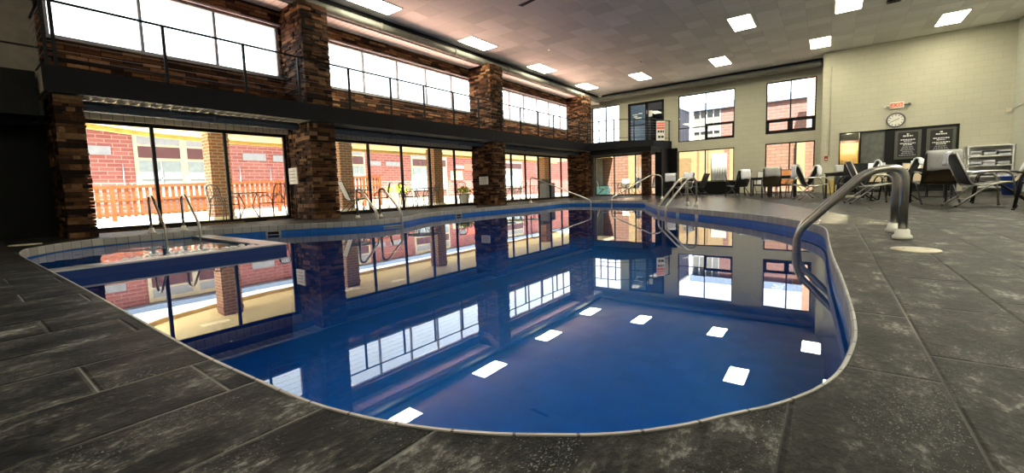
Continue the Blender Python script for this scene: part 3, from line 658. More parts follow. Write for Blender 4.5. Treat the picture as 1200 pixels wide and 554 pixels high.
for a, c_, lb in ((1.56, 5.36, 'dark spiral duct under the balcony above the first window bay'), (6.1, 12.34, 'dark spiral duct under the balcony above the second window bay'), (13.16, 19.9, 'dark spiral duct under the balcony above the third window bay')): duct('spiral_duct', [(-10.52, a, 2.28), (-10.52, c_, 2.28)], .095, 'bduct', lb)

# ------------------------------------------------------------------ ceiling lights
def ceiling_light(x, y, label, m='tube'):
    t = thing('ceiling_light', label, 'light', (x, y, CZ), 0, 'fluorescent ceiling lights')
    MB().box(-.33, .33, -.70, -.66, -.02, 0).box(-.33, .33, .66, .70, -.02, 0).box(-.33, -.30, -.66, .66, -.02, 0).box(.30, .33, -.66, .66, -.02, 0).build('frame', 'lframe', t)
    MB().box(-.30, .30, -.66, .66, -.022, -.002).build('diffuser', m, t)
    return t
LT = [(-9.75, 7.25, 'glowing ceiling panel nearest the duct at the top edge of the picture'), (-9.75, 11.4, 'glowing ceiling panel along the duct, second of that row'), (-9.78, 15.5, 'glowing ceiling panel along the duct, third of that row'), (-9.85, 19.78, 'glowing ceiling panel in the far corner where the ducts turn'),
      (-7.13, 19.78, 'glowing ceiling panel in front of the balcony door'), (-3.74, 19.76, 'glowing ceiling panel in front of the left end wall window'), (-2.33, 15.55, 'large glowing ceiling panel alone between the end row and the top edge'), (-.38, 19.76, 'glowing ceiling panel in front of the wall corner by the conduit'), (.33, 16.0, 'glowing ceiling panel cut by the top edge above the wall corner'), (3.02, 19.76, 'glowing ceiling panel at the right, above the rules boards')]
for a in LT: ceiling_light(*a)
for i, (x, y) in enumerate(((3.2, 8.0), (1.6, 2.5), (3.6, 12.5), (3.7, 16.2), (-1.0, -1.8))): ceiling_light(x, y, 'fluorescent ceiling panel behind the camera side of the room', 'tubeb')  # added out of view, stronger than the visible panels, to light the room
# ceiling oddments
tag(MB().prism([(-.35, -.05), (.3, -.12), (.32, -.02), (-.3, .1)], CZ - .004, CZ + .01).build('ceiling_gap', 'dark', None, (-6.6, 9.9, 0)), 'dark gap where a ceiling tile has slipped near the top edge', 'gap')
for x, y, lb in ((-8.2, 13.5, 'small sprinkler head between the duct row panels'), (-6.2, 17.3, 'small sprinkler head in front of the balcony')):
    t = thing('sprinkler_head', lb, 'sprinkler', (x, y, CZ)); MB().lathe((0, 0, -.07), [(.03, 0), (.03, .01), (.012, .012), (.012, .07)], 10).build('stem', 'chrome', t); MB().lathe((0, 0, -.012), [(.05, 0), (.05, .012)], 12).build('escutcheon', 'white', t)
t = thing('ceiling_speaker', 'small black fitting on the ceiling at the top edge', 'fitting', (1.35, 16.6, CZ)); MB().box(-.16, .16, -.1, .1, -.06, 0, .01).build('body', 'blackm', t); MB().box(-.12, .12, -.07, .07, -.066, -.06).build('grille', 'darkgrey', t)

# ------------------------------------------------------------------ pool rails
def rail(name, label, path, r, rad, bases, mfoot='white', foot=.055, seg=12):
    o = Vector(path[0]); t = thing(name, label, 'handrail', o)
    fp = fillet([Vector(p) - o for p in path], rad, 8)
    tb = MB().tube(fp, r, seg).build('tube', 'steel', t)
    for bpt in bases:
        MB().lathe(Vector(bpt) - o, [(foot, 0), (foot, .03), (foot * .78, .045), (foot * .72, .085), (foot * .6, .095)], 18).build('escutcheon', mfoot, tb)
    return t
def pool_rail(label, B, W, top, drop=.05, r=.022, rise=.98, foot=.055, k=.30):
    """deck post at B, arched over and sloping down to W at the water"""
    B = Vector((*B, 0)); W = Vector((*W, 0)); dv = W - B
    pts = [B, B + Vector((0, 0, top)), B + dv * k + Vector((0, 0, top * rise)), W + Vector((0, 0, drop)), W + Vector((0, 0, -.8))]
    return rail('grab_rail', label, pts, r, [0, .22, .16, .12, 0], [B], foot=foot)
pool_rail('large steel grab rail nearest the viewer on the right deck', (.58, 5.47), (-.265, 5.5), .69, .02, .034, .97, .075, .30)
pool_rail('steel grab rail just behind the large nearest rail, on the right deck', (.58, 6.12), (-.28, 6.12), .69, .02, .034, .97, .075, .30)
pool_rail('slim steel grab rail on the far right curve, left of its twin', (-3.02, 11.90), (-3.36, 10.55), .72, .06, .024)
pool_rail('slim steel grab rail on the far right curve, right of its twin', (-2.74, 11.66), (-3.05, 10.1), .72, .06, .024)
pool_rail('steel grab rail into the spa, in front of the first window mullion', (-9.80, 2.2), (-9.0, 2.2), .68, .12, .02)
pool_rail('steel grab rail into the spa, in front of the timber fence end', (-9.80, 2.68), (-8.95, 2.68), .68, .12, .02)
rail('stair_rail', 'long steel stair rail sloping into the pool by the fourth pillar', [(-9.45, 13.9, 0), (-9.45, 13.9, .98), (-9.2, 13.7, 1.0), (-6.35, 12.9, .12), (-6.35, 12.9, -.8)], .02, [0, .16, .2, .1, 0], [(-9.45, 13.9, 0)])
rail('stair_rail', 'long steel stair rail sloping into the far end by the slim column', [(-5.22, 16.85, 0), (-5.22, 16.85, .92), (-5.5, 16.5, .97), (-6.35, 14.6, .15), (-6.35, 14.6, -.8)], .025, [0, .2, .2, .1, 0], [(-5.22, 16.85, 0)])
t = thing('pool_ladder', 'steel pool ladder with one tread above water before the second bay', 'ladder', (-9.1, 6.25, 0)); o = Vector(t.location)
dW = Vector((1.0, -.19, 0)); 
for B in ((-9.22, 6.02), (-8.98, 6.5)):
    B3 = Vector((*B, 0)); 
    sr = MB().tube(fillet([B3 - o, B3 + Vector((0, 0, .70)) - o, B3 + dW * .28 + Vector((0, 0, .68)) - o, B3 + dW * 1.08 + Vector((0, 0, .14)) - o, B3 + dW * 1.08 + Vector((0, 0, -.9)) - o], [0, .16, .15, .1, 0], 8), .028, 10).build('side_rail', 'steel', t)
    MB().lathe(B3 - o, [(.06, 0), (.06, .03), (.045, .045), (.04, .07)], 16).build('escutcheon', 'white', sr)
for z in (-.17, -.48, -.78):
    a = Vector((-9.22, 6.02, z)) + dW * 1.08; c_ = Vector((-8.98, 6.5, z)) + dW * 1.08
    MB().obox((a + c_) / 2 - o, (c_ - a) / 2, dW.normalized() * .045, (0, 0, .014)).build('tread', 'steel', t)
# lids
def lid(x, y, r, label):
    t = thing('deck_cover', label, 'lid', (x, y, 0)); MB().lathe((0, 0, 0), [(r, .0), (r, .006), (r * .97, .010), (r * .2, .012)], 36).build('disc', 'cream', t)
    for s in (-1, 1): MB().lathe((s * r * .45, 0, .012), [(.012, 0), (.012, .002)], 10).build('finger_hole', 'greyl', t)
lid(.575, 4.65, .155, 'round cream skimmer lid on the deck in front of the large grab rail')
lid(-9.45, .66, .17, 'round cream skimmer lid on the dark deck at the left edge')

# sign boards by pillars
def sign_board(x, y, z, w, h, label, stand):
    t = thing('notice_board', label, 'sign', (x, y, 0))
    MB().box(-w / 2, w / 2, -.012, .012, z - h / 2, z + h / 2, .004).build('board', 'clockf', t)
    mb = MB()
    for k in range(4): mb.box(-w * .36, w * .36 - .03 * (k % 2), -.015, -.012, z + h * (.3 - .2 * k) - .012, z + h * (.3 - .2 * k) + .012)
    mb.build('lettering', 'greyl', t)
    if stand:
        MB().tube([(0, .02, .03), (0, .02, z)], .014, 8).build('pole', 'blackm', t); MB().lathe((0, .02, 0), [(.13, 0), (.13, .015), (.03, .03)], 20).build('base', 'blackm', t)
    else: MB().box(-.05, .05, .012, .03, z - .05, z + .05).build('wall_bracket', 'blackm', t)
sign_board(-10.68, 5.25, 1.08, .40, .40, 'white notice board on a thin stand beside the second stone pillar', True)
sign_board(-10.55, 12.37, .93, .44, .30, 'white notice fixed low on the third stone pillar', False)

# ------------------------------------------------------------------ poolside furniture
def sling_chair(name, label, sling, frame, w=.54, group=None):
    """high-backed patio chair: arms, X-crossed legs, one sling; faces +Y"""
    t = thing(name, label, 'chair', (0, 0, 0), 0, group); h = w / 2
    for s in (-1, 1):
        x = s * h
        af = MB().tube(fillet([(x, .36, 0), (x, .30, .56), (x, .20, .64), (x, -.16, .63), (x * .97, -.30, .58)], [0, .1, .1, .1, 0], 5), .016, 8).build('arm_frame', frame, t); MB().lathe((x, .36, 0), [(.022, 0), (.024, .02), (.018, .03)], 8).build('foot_cap', 'blackm', af)
        rg = MB().tube(fillet([(x, -.42, 0), (x * .98, .02, .40), (x * .98, .26, .44)], [0, .08, 0], 5), .015, 8).build('rear_leg', frame, t); MB().lathe((x, -.42, 0), [(.022, 0), (.024, .02), (.018, .03)], 8).build('foot_cap', 'blackm', rg)
        MB().tube(fillet([(x * .92, .32, .44), (x * .92, -.20, .38), (x * .92, -.44, .98)], [0, .1, 0], 6), .014, 8).build('sling_rail', frame, t)
    for p, r in (((h * .92, -.19, .385), .012), ((h * .92, -.44, .975), .013), ((h * .92, .31, .44), .012), ((h, -.28, .145), .010)):
        MB().tube([(-p[0], p[1], p[2]), p], r, 8).build('crossbar', frame, t)
    prof = fillet([(0, .31, .447), (0, -.20, .388), (0, -.435, .97)], [0, .12, 0], 6)
    rows = []
    for p in prof:
        rows.append([(xx * h * .9, p.y - .012 * (1 - xx * xx) * (1 if p.z > .5 else 0), p.z - .018 * (1 - xx * xx) * (1 if p.z < .5 else 0)) for xx in (-1, -.5, 0, .5, 1)])
    MB().sheet(rows, .008).build('sling', sling, t)
    return t
def towel(name, label, m, loc, rz, w=.40, front=.26, back=.3, sc=1, off=0.0):
    """folded towel hung over a chair back (chair origin given); front = drop on the seat side"""
    t = thing(name, label, 'towel', loc, rz, None, sc); top = Vector((0, -.445, .985)); d = Vector((0, .235, -.582)).normalized(); nrm = Vector((0, d.z, -d.y)); nrm = Vector((0, .93, .37))
    rows = []; pr = []
    for k in range(5): pr.append(top + d * front * (1 - k / 4) + nrm * .022)
    pr.append(top + Vector((0, 0.0, .022)))
    for k in range(5): pr.append(top + Vector((0, -.035 - .02 * k / 4, -.01 - back * k / 4)))
    for i, p in enumerate(pr): rows.append([(off + xx * w / 2, p.y + .008 * math.sin(i * 1.7 + xx * 5), p.z + (.012 * math.sin(xx * 4 + 1) if i in (0, 10) else 0)) for xx in (-1, -.6, -.2, .2, .6, 1)])
    MB().sheet(rows, .022).build('cloth', m, t); return t
def square_table(label, x, y, w, d, h, rz=0, m='blackm'):
    t = thing('patio_table', label, 'table', (x, y, 0), rz)
    MB().box(-w / 2, w / 2, -d / 2, d / 2, h - .03, h, .008).build('table_top', m, t)
    for sx in (-1, 1):
        for sy in (-1, 1): MB().box(sx * (w / 2 - .06) - .025, sx * (w / 2 - .06) + .025, sy * (d / 2 - .06) - .025, sy * (d / 2 - .06) + .025, 0, h - .03).build('leg', m, t)
    MB().box(-w / 2 + .05, w / 2 - .05, -d / 2 + .04, -d / 2 + .06, h - .1, h - .03).box(-w / 2 + .05, w / 2 - .05, d / 2 - .06, d / 2 - .04, h - .1, h - .03).build('apron', m, t)
    return t
chA = {}
def chair(kind, x, y, deg, label, sc=1, group=None):
    spec = dict(brown=('slingb', 'blackm'), black=('slingk', 'blackm'), tan=('slingt', 'blackm'), pale=('slingl', 'steel'), steel=('slingk', 'steel'), orange=('slingo', 'blackm'), greyf=('slingl', 'blackm'))[kind]
    if kind not in chA:
        chA[kind] = sling_chair('sling_chair', label, *spec); o = chA[kind]; o.location = (x, y, 0); o.rotation_euler = (0, 0, math.radians(deg)); o.scale = (sc, sc, sc)
        if group: o['group'] = group
        return o
    return copy_tree(chA[kind], (x, y, 0), math.radians(deg), label, group, sc)
def ctowel(x, y, deg, label, m='towel', sc=1, **kw): return towel('towel', label, m, (x, y, 0), math.radians(deg), sc=sc, **kw)
# facing: 0 = toward +Y (away from viewer), 180 = toward viewer, -90 = +X, 90 = -X
square_table('small dark table behind the grey towel brown chair, before the right end wall window', -1.28, 17.5, .85, .8, .74)
square_table('dark table left of the brown chair, between the end wall windows', -2.15, 19.3, .7, .7, .72)
chair('black', -3.15, 20.0, -80, 'black sling chair in profile at the right corner of the wide lower window')
chair('black', -2.80, 18.3, 40, 'black sling chair with a white towel, second from the wide lower window')
ctowel(-2.80, 18.3, 40, 'white towel over the black chair between the end wall windows', w=.36)
chair('greyf', -2.2, 20.2, 175, 'pale grey sling chair facing the viewer behind the dark table by the cream wall')
chair('brown', -1.55, 16.75, 8, 'brown sling chair with a grey towel, its back to the viewer before the end window')
ctowel(-1.55, 16.75, 8, 'grey towel draped over the brown chair before the end window', 'towelg', w=.44, back=.26)
chair('orange', -1.28, 18.6, 180, 'orange tan sling chair beyond the small dark table')
chair('steel', -.36, 15.2, -72, 'steel framed chair facing right with a white towel, before the cream wall corner')
ctowel(-.36, 15.2, -72, 'white towel over the right facing steel chair before the cream wall corner', w=.40, back=.34)
chair('steel', -.72, 16.6, 75, 'steel framed chair facing left, behind the other steel chair at the right end window')
ctowel(-.72, 16.6, 75, 'pale towel over the left facing steel chair by the right end window', w=.36, front=.4)
square_table('long dark table under the yellow interior door', .38, 16.4, 1.0, .8, .76)
square_table('dark round edged table left of the big brown chair', 2.05, 15.3, .9, .9, .78)
chair('black', .42, 17.5, 180, 'black chair facing the viewer under the yellow interior door')
ctowel(.36, 17.5, 180, 'grey towel over the chair under the yellow interior door', 'towelg', w=.40, front=.22)
chair('black', .55, 15.45, 5, 'black chair with its back to the viewer at the long dark table')
chair('black', .55, 14.25, 80, 'black chair facing left with a long white towel above the big rail arch')
ctowel(.55, 14.25, 80, 'long white towel over the left facing black chair above the rail arch', w=.34, front=.42, back=.15)
chair('tan', 1.2, 17.3, 180, 'tan sling chair facing the viewer behind the big rail arch')
ctowel(1.2, 17.3, 180, 'white towel over the tan chair behind the big rail arch', w=.42)
chair('steel', .78, 12.75, -80, 'steel legged chair facing right, seen through the big rail arch')
chair('black', 1.30, 14.2, 70, 'black chair leaning right with a bright towel, right of the big rail arch')
ctowel(1.30, 14.2, 70, 'bright white towel on the black chair right of the rail arch', w=.40, front=.42, back=.12)
chair('tan', 1.95, 16.6, 175, 'tan chair beyond the dark table left of the big brown chair')
ctowel(1.98, 16.6, 175, 'narrow white towel on the tan chair beyond the dark table', w=.2)
chair('brown', 1.80, 12.6, 6, 'big brown chair with a grey towel, back to the viewer below the wide rules board', 1.06)
ctowel(1.80, 12.6, 6, 'large grey towel over the big brown chair below the wide rules board', 'towelg', sc=1.06, w=.48, back=.32)
chair('steel', 2.25, 11.45, -80, 'steel and black chair facing right, beside the big brown chair')
ctowel(2.25, 11.45, -80, 'rolled white towel on top of the steel and black chair by the towel shelf', w=.16, front=.22, back=.2)
chair('tan', 2.76, 12.75, 82, 'tan seated black chair facing left at the right edge')
ctowel(2.76, 12.75, 82, 'white towel on the chair back at the right edge', w=.40, front=.42)
chair('black', 2.80, 10.4, 75, 'black chair half out of the picture at the right edge')
# chairs left of the rails by the end wall
chair('black', -5.55, 19.4, 5, 'black chair with a white towel in front of the charcoal post'); ctowel(-5.55, 19.4, 5, 'white towel over the chair in front of the charcoal post', w=.44)
chair('steel', -4.8, 18.3, 165, 'steel chair with a white towel behind the slim twin rails'); ctowel(-4.8, 18.3, 165, 'white towel over the chair behind the slim twin rails', w=.42)
chair('black', -4.75, 20.4, 75, 'black chair seen edge on before the black panel of the wide window')
# towel shelf
t = thing('towel_shelf', 'white shelf unit stacked with folded towels in the right hand corner', 'shelf', (4.28, 21.15, 0))
for x in (-.52, .5):
    for y in (-.2, .2): MB().box(x, x + .04, y - .02, y + .02, 0, 1.52).build('upright', 'lframe', t)
for z in (.12, .48, .84, 1.16): MB().box(-.52, .54, -.22, .22, z, z + .035).build('shelf_board', 'lframe', t)
MB().box(-.54, .56, -.23, .23, 1.50, 1.54).build('top_board', 'lframe', t)
MB().box(-.50, .52, .20, .21, .1, 1.5).build('back_panel', 'lframe', t)
rr = random.Random(3); n = 0
WHERE = ['bottom', 'second', 'third', 'topmost']
for zi, z in enumerate((.155, .515, .875, 1.195)):
    for k in range(3):
        x = 4.28 - .33 + .33 * k
        for j in range(3):
            m = ['towelg', 'towel', 'towelk', 'towel'][(zi + k + j) % 4]; col = dict(towelg='grey', towelk='slate', towel='white')[m]; zz = z + .003 + j * .055
            b = MB(); b.box(-.15, .15, -.17, .15, 0, .05, .02); o = b.build('folded_towel', m); o.location = (x + rr.uniform(-.01, .01), 21.12, zz)
            tag(o, 'folded %s towel, %s of its pile, %s pile on the %s shelf' % (col, ('lowest', 'middle', 'top')[j], ('left', 'middle', 'right')[k], WHERE[zi]), 'towel', 'folded towels on the white shelf unit')
t = thing('plastic_bin', 'blue plastic bin on the floor beside the towel shelf', 'bin', (3.95, 17.2, 0)); MB().lathe((0, 0, 0), [(.17, 0), (.22, .48), (.23, .5), (.21, .5), (.16, .03)], 20).build('body', 'blue', t); MB().lathe((0, 0, .5), [(.235, -.03), (.24, .0), (.23, .012)], 20).build('rim', 'blue', t)

# ------------------------------------------------------------------ outside the window wall
struct(MB().box(-15.9, -11.42, -6, 32, -.12, -.02).build('ground_patio', 'patio'), 'pale concrete patio under the yellow roof')
struct(MB().box(-60, -15.9, -40, 70, -.2, -.04).build('ground_courtyard', 'sand'), 'pale sandy courtyard ground')
struct(MB().box(-15.9, 40, 23.06, 70, -.2, -.04).build('ground_end', 'patio'))
struct(MB().box(-15.9, 12, -40, -6, -.2, -.04).build('ground_near', 'patio'))
ED = [(-12.2, -1.5), (-13.2, .8), (-13.9, 2.1), (-14.8, 3.4), (-15.25, 4.7), (-15.55, 6.5), (-15.6, 9.3), (-15.7, 14), (-15.9, 21.2), (-16.0, 27)]
roof = thing('patio_roof', 'yellow boarded patio roof with a curving outer edge outside the windows', 'roof', (-11.42, 2, 2.32))
rel(MB().prism([(-11.42, -1.5)] + ED + [(-11.42, 27)], 2.42, 2.46).build('boarded_soffit', 'soffy'), roof)
rel(MB().prism([(-11.42, -1.5)] + ED + [(-11.42, 27)], 2.47, 2.58).build('roof_deck', 'roofp'), roof)  # top is never in view; its colour tints the ceiling by bounce
mb = MB()
for (a, c_) in zip(ED, ED[1:]):
    a, c_ = Vector((*a, 0)), Vector((*c_, 0)); dd = (c_ - a) / 2; nn = Vector((-dd.y, dd.x, 0)).normalized()
    mb.obox((a + c_) / 2 + Vector((0, 0, 2.46)), dd * 1.01, nn * .03, (0, 0, .15))
rel(mb.build('fascia_board', 'soffe'), roof)
for y, lb in ((4.82, 'orange brick column outside the first window bay'), (8.78, 'orange brick column outside, beside the second stone pillar'), (13.3, 'orange brick column outside the middle of the second window bay'), (16.4, 'orange brick column outside, left of the third stone pillar'), (22.4, 'orange brick column outside the third window bay')):
    t = thing('brick_column', lb, 'column', (-14.2, y, -.02)); MB().box(-.25, .25, -.25, .25, 0, 2.44).build('shaft', 'tanbrick', t); MB().box(-.27, .27, -.27, .27, 2.24, 2.32).build('corbel', 'tanbrick', t); MB().box(-.29, .29, -.29, .29, 0, .08).build('plinth', 'patio', t)
def fence(x, y0, y1, zb0, zb1, label):
    t = thing('timber_fence', label, 'fence', (x, y0, 0)); n = int((y1 - y0) / .17)
    def zl(u): return zb0 + (zb1 - zb0) * u
    for u in (0, .5, 1):
        MB().box(-.06, .06, u * (y1 - y0) - .05, u * (y1 - y0) + .05, -.2, zl(u) + 1.06).build('post', 'wood', t)
    for h, th in ((1.02, .05), (.60, .035), (.14, .04)):
        MB().obox((0, (y1 - y0) / 2, (zl(0) + zl(1)) / 2 + h), (.045, 0, 0), (0, (y1 - y0) / 2, (zb1 - zb0) / 2), (0, 0, th)).build('rail', 'wood', t)
    for k in range(n + 1):
        u = k / n; MB().box(-.02, .02, u * (y1 - y0) - .045, u * (y1 - y0) + .045, zl(u) + .06, zl(u) + 1.0).build('baluster', 'wood', t)
fence(-18, .6, 5.75, -.06, .09, 'orange timber railing fence outside the first two window panes')
fence(-18, 6.0, 10.4, .10, .24, 'orange timber railing fence behind the patio table of the first bay')
fence(-18, 11.3, 13.1, .34, .36, 'short orange timber railing fence outside the second bay')
# facing building across the courtyard
fb = thing('courtyard_building', 'red brick building with maroon panels and pale windows across the courtyard', 'building', (-24.5, 15, 0)); FBX = -24.5
BH = 3.7
def fpart(mb, name, m): return rel(mb.build(name, m), fb)
fpart(MB().box(-30, FBX - .05, -12, 45, -.1, BH).box(FBX - .05, FBX, -12, 45, 0, BH - .05), 'wall', 'brick')
fpart(MB().box(-30.4, FBX + .5, -12.4, 45.4, BH, BH + .22), 'roof', 'slate')
def bay(y0, y1, n):
    w = (y1 - y0) / n
    fpart(MB().box(FBX, FBX + .06, y0, y1, 0, BH - .05), 'bay_surround', 'creamw')
    for k in range(n):
        a, c_ = y0 + w * k + .14, y0 + w * (k + 1) - .14
        fpart(MB().box(FBX + .06, FBX + .09, a, c_, 2.48, 2.98), 'maroon_panel', 'maroon')
        fpart(MB().box(FBX + .06, FBX + .08, a, c_, 3.08, 3.45), 'upper_panel', 'wpanel')
        wn = fpart(MB().box(FBX + .06, FBX + .09, a, c_, .75, 2.35), 'window', 'facglass')
        w2 = fpart(MB().box(FBX + .06, FBX + .12, a, c_, .70, .78).box(FBX + .06, FBX + .12, (a + c_) / 2 - .03, (a + c_) / 2 + .03, .75, 2.35).box(FBX + .06, FBX + .12, a, c_, 1.55, 1.6), 'window_bars', 'wframe')
        fpart(MB().box(FBX + .06, FBX + .085, a, c_, .05, .66), 'lower_panel', 'pinkb')
bay(5.16, 8.75, 2); bay(15.7, 16.75, 1); bay(20.6, 24.2, 2); bay(-3.5, 0, 2); bay(31, 34.6, 2)
for y0, y1, z0, z1 in ((3.55, 4.42, 2.56, 2.92), (9.5, 10.62, 2.5, 2.86), (11.0, 12.2, 2.48, 2.82), (16.95, 18.0, 2.42, 2.72), (18.4, 19.6, 2.42, 2.72), (25.2, 26.2, 2.35, 2.65), (12.9, 14.2, 2.45, 2.8)):
    fpart(MB().box(FBX, FBX + .05, y0, y1, z0, z1), 'wall_vent', 'wpanel')
fpart(MB().box(FBX, FBX + .05, 26.2, 27.6, 2.2, 2.8), 'red_panel', 'redl'); fpart(MB().box(FBX, FBX + .05, 24.6, 26.0, 1.45, 2.15), 'blank_sign', 'creamw')
dr = fpart(MB().box(FBX, FBX + .07, 28.4, 29.6, 0, 2.1), 'door', 'creamw')
for y in (4.75, 9.3, 10.8): fpart(MB().tube([(FBX + .05, y, .3), (FBX + .05, y, 2.2)], .02, 6), 'downpipe', 'wpanel')
# patio furniture
def iron_chair(label):
    t = thing('patio_chair', label, 'chair'); 
    for sx in (-1, 1):
        MB().tube(fillet([(sx * .24, .24, 0), (sx * .23, .22, .62), (sx * .24, -.1, .66), (sx * .22, -.22, .5)], [0, .1, .12, 0]), .013, 6).build('arm', 'iron', t)
        MB().tube([(sx * .23, -.26, 0), (sx * .21, -.2, .42), (sx * .2, -.3, .86)], .013, 6).build('leg', 'iron', t)
    mb = MB().tube(fillet([(-.2, -.3, .86), (-.12, -.32, .96), (.12, -.32, .96), (.2, -.3, .86)], .1), .013, 6)
    for k in range(5): mb.tube([(-.16 + .08 * k, -.21, .44), (-.16 + .08 * k, -.31, .94)], .006, 5)
    for s in (-1, 1): mb.tube([(s * .19, -.22, .5), (0, -.27, .72), (-s * .19, -.31, .9)], .007, 5)
    mb.build('backrest', 'iron', t)
    mb = MB()
    for k in range(7): mb.box(-.22, .22, -.2 + .065 * k, -.2 + .065 * k + .045, .425, .44)
    mb.tube([(-.23, -.21, .43), (-.23, .24, .43), (.23, .24, .43), (.23, -.21, .43)], .012, 6).build('seat', 'iron', t)
    return t
IC = []
def ichair(x, y, deg, label):
    if not IC: IC.append(iron_chair(label)); o = IC[0]; o.location = (x, y, -.02); o.rotation_euler = (0, 0, math.radians(deg)); return o
    return copy_tree(IC[0], (x, y, -.02), math.radians(deg), label)
def iron_table(x, y, r, label, m='iron', h=.74):
    t = thing('patio_table', label, 'table', (x, y, -.02)); MB().lathe((0, 0, h - .03), [(r * .96, 0), (r, .008), (r, .022), (r * .97, .03)], 28).build('table_top', m, t)
    for k in range(4):
        a = k * PI / 2 + .4; MB().tube([(math.cos(a) * r * .7, math.sin(a) * r * .7, 0), (math.cos(a) * .12, math.sin(a) * .12, .35), (math.cos(a) * r * .6, math.sin(a) * r * .6, h - .03)], .013, 6).build('leg', 'iron', t)
ichair(-12.6, 4.35, -60, 'black iron patio chair outside, left of the first bay table')
ichair(-12.7, 5.6, 110, 'black iron patio chair outside, close to the second stone pillar')
iron_table(-12.9, 5.05, .5, 'round black iron table outside the first window bay')
chair('greyf', -11.95, 7.75, -15, 'grey sling chair outside, just right of the second stone pillar')
iron_table(-12.7, 8.3, .55, 'round black iron table outside, behind the pool ladder')
ichair(-12.8, 9.35, 150, 'black iron patio chair outside, right of the pool ladder')
iron_table(-12.8, 11.2, .6, 'round black iron table outside before the middle brick column')
ichair(-12.5, 10.35, -20, 'black iron patio chair outside, left of the middle brick column')
ichair(-13.2, 12.1, 165, 'black iron patio chair outside, right of the middle brick column')
ichair(-13.4, 11.0, -90, 'black iron patio chair outside, directly before the middle brick column')
ichair(-12.4, 13.2, -120, 'black iron patio chair outside, last pane before the third stone pillar')
ichair(-12.3, 15.3, 10, 'black iron patio chair outside, first pane after the third stone pillar')
iron_table(-12.7, 16.4, .55, 'round teal topped table outside the third window bay', 'teal')
ichair(-12.6, 17.6, 170, 'black iron patio chair outside, between the teal and yellow tables')
iron_table(-13.4, 18.2, .55, 'round yellow topped table outside the third window bay', 'ycloth')
iron_table(-12.7, 19.0, .4, 'small teal topped table outside, nearest the grill cabinet', 'teal')
t = thing('grill_cabinet', 'grey grill cabinet outside the fourth pane of the third bay', 'grill', (-12.4, 19.9, -.02)); MB().box(-.28, .28, -.35, .35, 0, .85, .02).build('cabinet', 'wpanel', t); MB().tube([(-.2, -.36, .95), (-.2, .36, .95)], .14, 12).build('hood', 'greyd', t); MB().box(.28, .30, -.3, .3, .7, .74).build('handle', 'blackm', t)
def planter(x, y, z, s, label):
    t = thing('potted_plant', label, 'plant', (x, y, z)); MB().lathe((0, 0, 0), [(.2 * s, 0), (.28 * s, .45 * s), (.30 * s, .47 * s), (.26 * s, .47 * s)], 16).build('planter', 'pot', t)
    mb = MB(); rn = random.Random(x)
    for k in range(90):
        a = rn.uniform(0, 2 * PI); r = rn.uniform(0, .5 * s); p = Vector((math.cos(a) * r, math.sin(a) * r, .5 * s + rn.uniform(0, .3 * s) * (1 - r / s))); d = Vector((rn.uniform(-1, 1), rn.uniform(-1, 1), rn.uniform(-.2, 1))).normalized() * .09 * s; e = d.cross(Vector((rn.uniform(-1, 1), rn.uniform(-1, 1), .3))).normalized() * .045 * s
        q = [mb.bm.verts.new(v) for v in (p - d, p + e, p + d, p - e)]; mb.bm.faces.new(q)
    mb.build('leaves', 'plant', t)
planter(-17.6, 13.9, -.04, 1.3, 'yellow green plant in a white planter outside the second bay'); planter(-13.6, 14.5, -.02, 1.0, 'yellow green potted plant outside, right of the middle brick column')
tag(MB().box(FBX + .1, FBX + .9, 15, 30, -.05, .16, .02).build('planting_kerb', 'creamw'), 'low cream kerb along the foot of the courtyard building', 'kerb')

# ------------------------------------------------------------------ outside the end wall
eb = thing('end_building', 'brick building with a blue grey eave behind the end wall windows', 'building', (-3, 30, 0))
def epart(mb, name, m): return rel(mb.build(name, m), eb)
epart(MB().box(-5.6, 6, 30, 36, -.05, 5.25), 'wall', 'pinkb'); epart(MB().box(-7.4, 6.5, 29.85, 36.5, 5.25, 5.65), 'eave', 'slate')
epart(MB().box(-7.3, -5.6, 30.1, 36, -.05, 5.25), 'window_bay', 'palecur')
mb = MB()
for k in range(5): mb.box(-7.28 + .40 * k, -7.22 + .40 * k, 30.0, 30.1, 2.6, 5.25)
mb.box(-7.3, -5.6, 30.0, 30.1, 3.9, 3.98); epart(mb, 'window_mullion', 'wpanel')
epart(MB().box(-1.05, -.55, 28.4, 28.9, -.05, 6.6), 'chimney_pier', 'tanbrick')
cw = thing('corrugated_shed', 'slate blue corrugated wall slanting behind the left end wall window', 'shed', (-8.5, 27, 0))
rel(MB().obox((-8.3, 28.5, 2.6), (.05, 1.3, 0), (.8, -.03, 0), (0, 0, 2.6)).build('wall', 'corr'), cw); rel(MB().obox((-8.3, 28.5, 5.25), (.052, 1.34, 0), (.84, -.03, 0), (0, 0, .05)).build('cap', 'wpanel'), cw)
wk = thing('rear_wall', 'sunlit yellow and brick wall behind the lower end wall windows', 'walkway', (-3, 25, 0))
def wpart(mb, name, m): return rel(mb.build(name, m), wk)
wpart(MB().box(-7.6, -2.95, 26.55, 26.8, -.05, 2.9), 'yellow_wall', 'ywall'); wpart(MB().box(-2.95, 1, 26.55, 26.8, -.05, 2.9), 'brick_wall', 'peachb')
wpart(MB().box(-14.5, -7.6, 26.55, 26.8, -.05, 2.9), 'brick_wall', 'peachb')
wpart(MB().box(-1.35, -1.0, 26.2, 26.55, -.05, 2.9), 'pier', 'ywall'); wpart(MB().box(-10.25, -9.7, 26.2, 26.55, -.05, 2.9), 'pier', 'ywall')
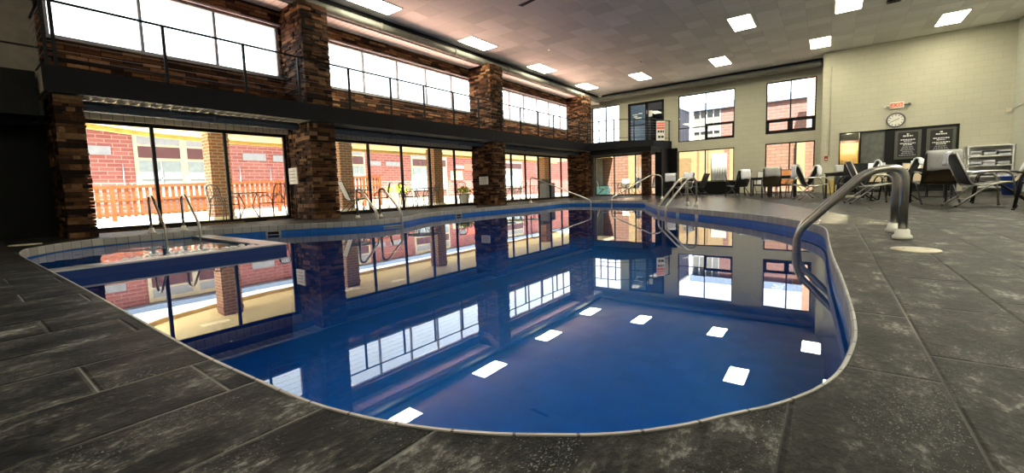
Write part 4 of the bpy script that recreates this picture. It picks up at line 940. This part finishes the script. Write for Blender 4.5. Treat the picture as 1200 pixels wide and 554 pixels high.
wpart(MB().box(-7.25, -6.55, 26.5, 26.55, 0, 2.05), 'door', 'yedge'); wpart(MB().box(-6.2, -6.1, 26.5, 26.55, 0, 2.9), 'jamb', 'yedge'); wpart(MB().box(-5.65, -5.6, 26.5, 26.55, 0, 2.9), 'jamb', 'yedge'); wpart(MB().box(-4.75, -4.5, 26.5, 26.55, 0, 2.9), 'pink_jamb', 'peachb')
rows = [[(-5.4 + .8 * i / 24, 26.40 + .012 * math.sin(i * 1.6), z) for i in range(25)] for z in (.65, 2.2)]
wpart(MB().sheet(rows, .01), 'curtain', 'palecur'); rows = [[(-13.4 + 1.3 * i / 24, 26.42 + .012 * math.sin(i * 1.6), z) for i in range(25)] for z in (.1, 2.35)]
wpart(MB().sheet(rows, .01), 'pale_curtain', 'palecur')
# chairs behind the glass of the end wall
chair('greyf', -10.95, 24.0, -60, 'grey sling chair outside, behind the fourth stone pillar'); chair('tan', -10.3, 25.5, 178, 'tan sling chair facing the viewer outside, left of the slim column'); chair('black', -9.2, 24.3, 70, 'black sling chair edge on outside, beside the slim column'); chair('greyf', -7.9, 24.2, 40, 'grey sling chair outside the narrow pane right of the slim column')
iron_table(-10.25, 24.55, .4, 'round dark table outside, among chairs left of the slim column')
tag(MB().box(-12.6, -11.5, 25.8, 26.2, -.05, .55, .03).build('storage_bench', 'teal'), 'pale teal bench outside behind the fourth pillar chair', 'bench')

# ------------------------------------------------------------------ daylight
w = bpy.data.worlds.new('World'); SC.world = w; w.use_nodes = True; nt = w.node_tree; nt.nodes.clear()
bg = N(nt, 'ShaderNodeBackground', i_Color=(.86, .94, 1, 1), i_Strength=3.4); ow = N(nt, 'ShaderNodeOutputWorld'); L(nt, bg.outputs[0], ow.inputs[0])
sd = bpy.data.lights.new('sun', 'SUN'); sd.energy = 40.0; sd.angle = math.radians(.6); sd.color = (1, .95, .86); so = bpy.data.objects.new('sun', sd); C.objects.link(so)
sdir = Vector((.19, -.45, .87)).normalized(); so.rotation_euler = sdir.to_track_quat('Z', 'Y').to_euler(); so.location = (20, -10, 30)
tag(so, 'sun', 'sun')
SC.view_settings.view_transform = 'Standard'; SC.view_settings.look = 'None'; SC.view_settings.gamma = 1; SC.view_settings.use_curve_mapping = False
SC.view_settings.exposure = 0.45
SC.cycles.max_bounces = 8; SC.cycles.diffuse_bounces = 4; SC.cycles.transparent_max_bounces = 24; SC.cycles.sample_clamp_indirect = 6.0
SC.cycles.caustics_reflective = False; SC.cycles.caustics_refractive = False
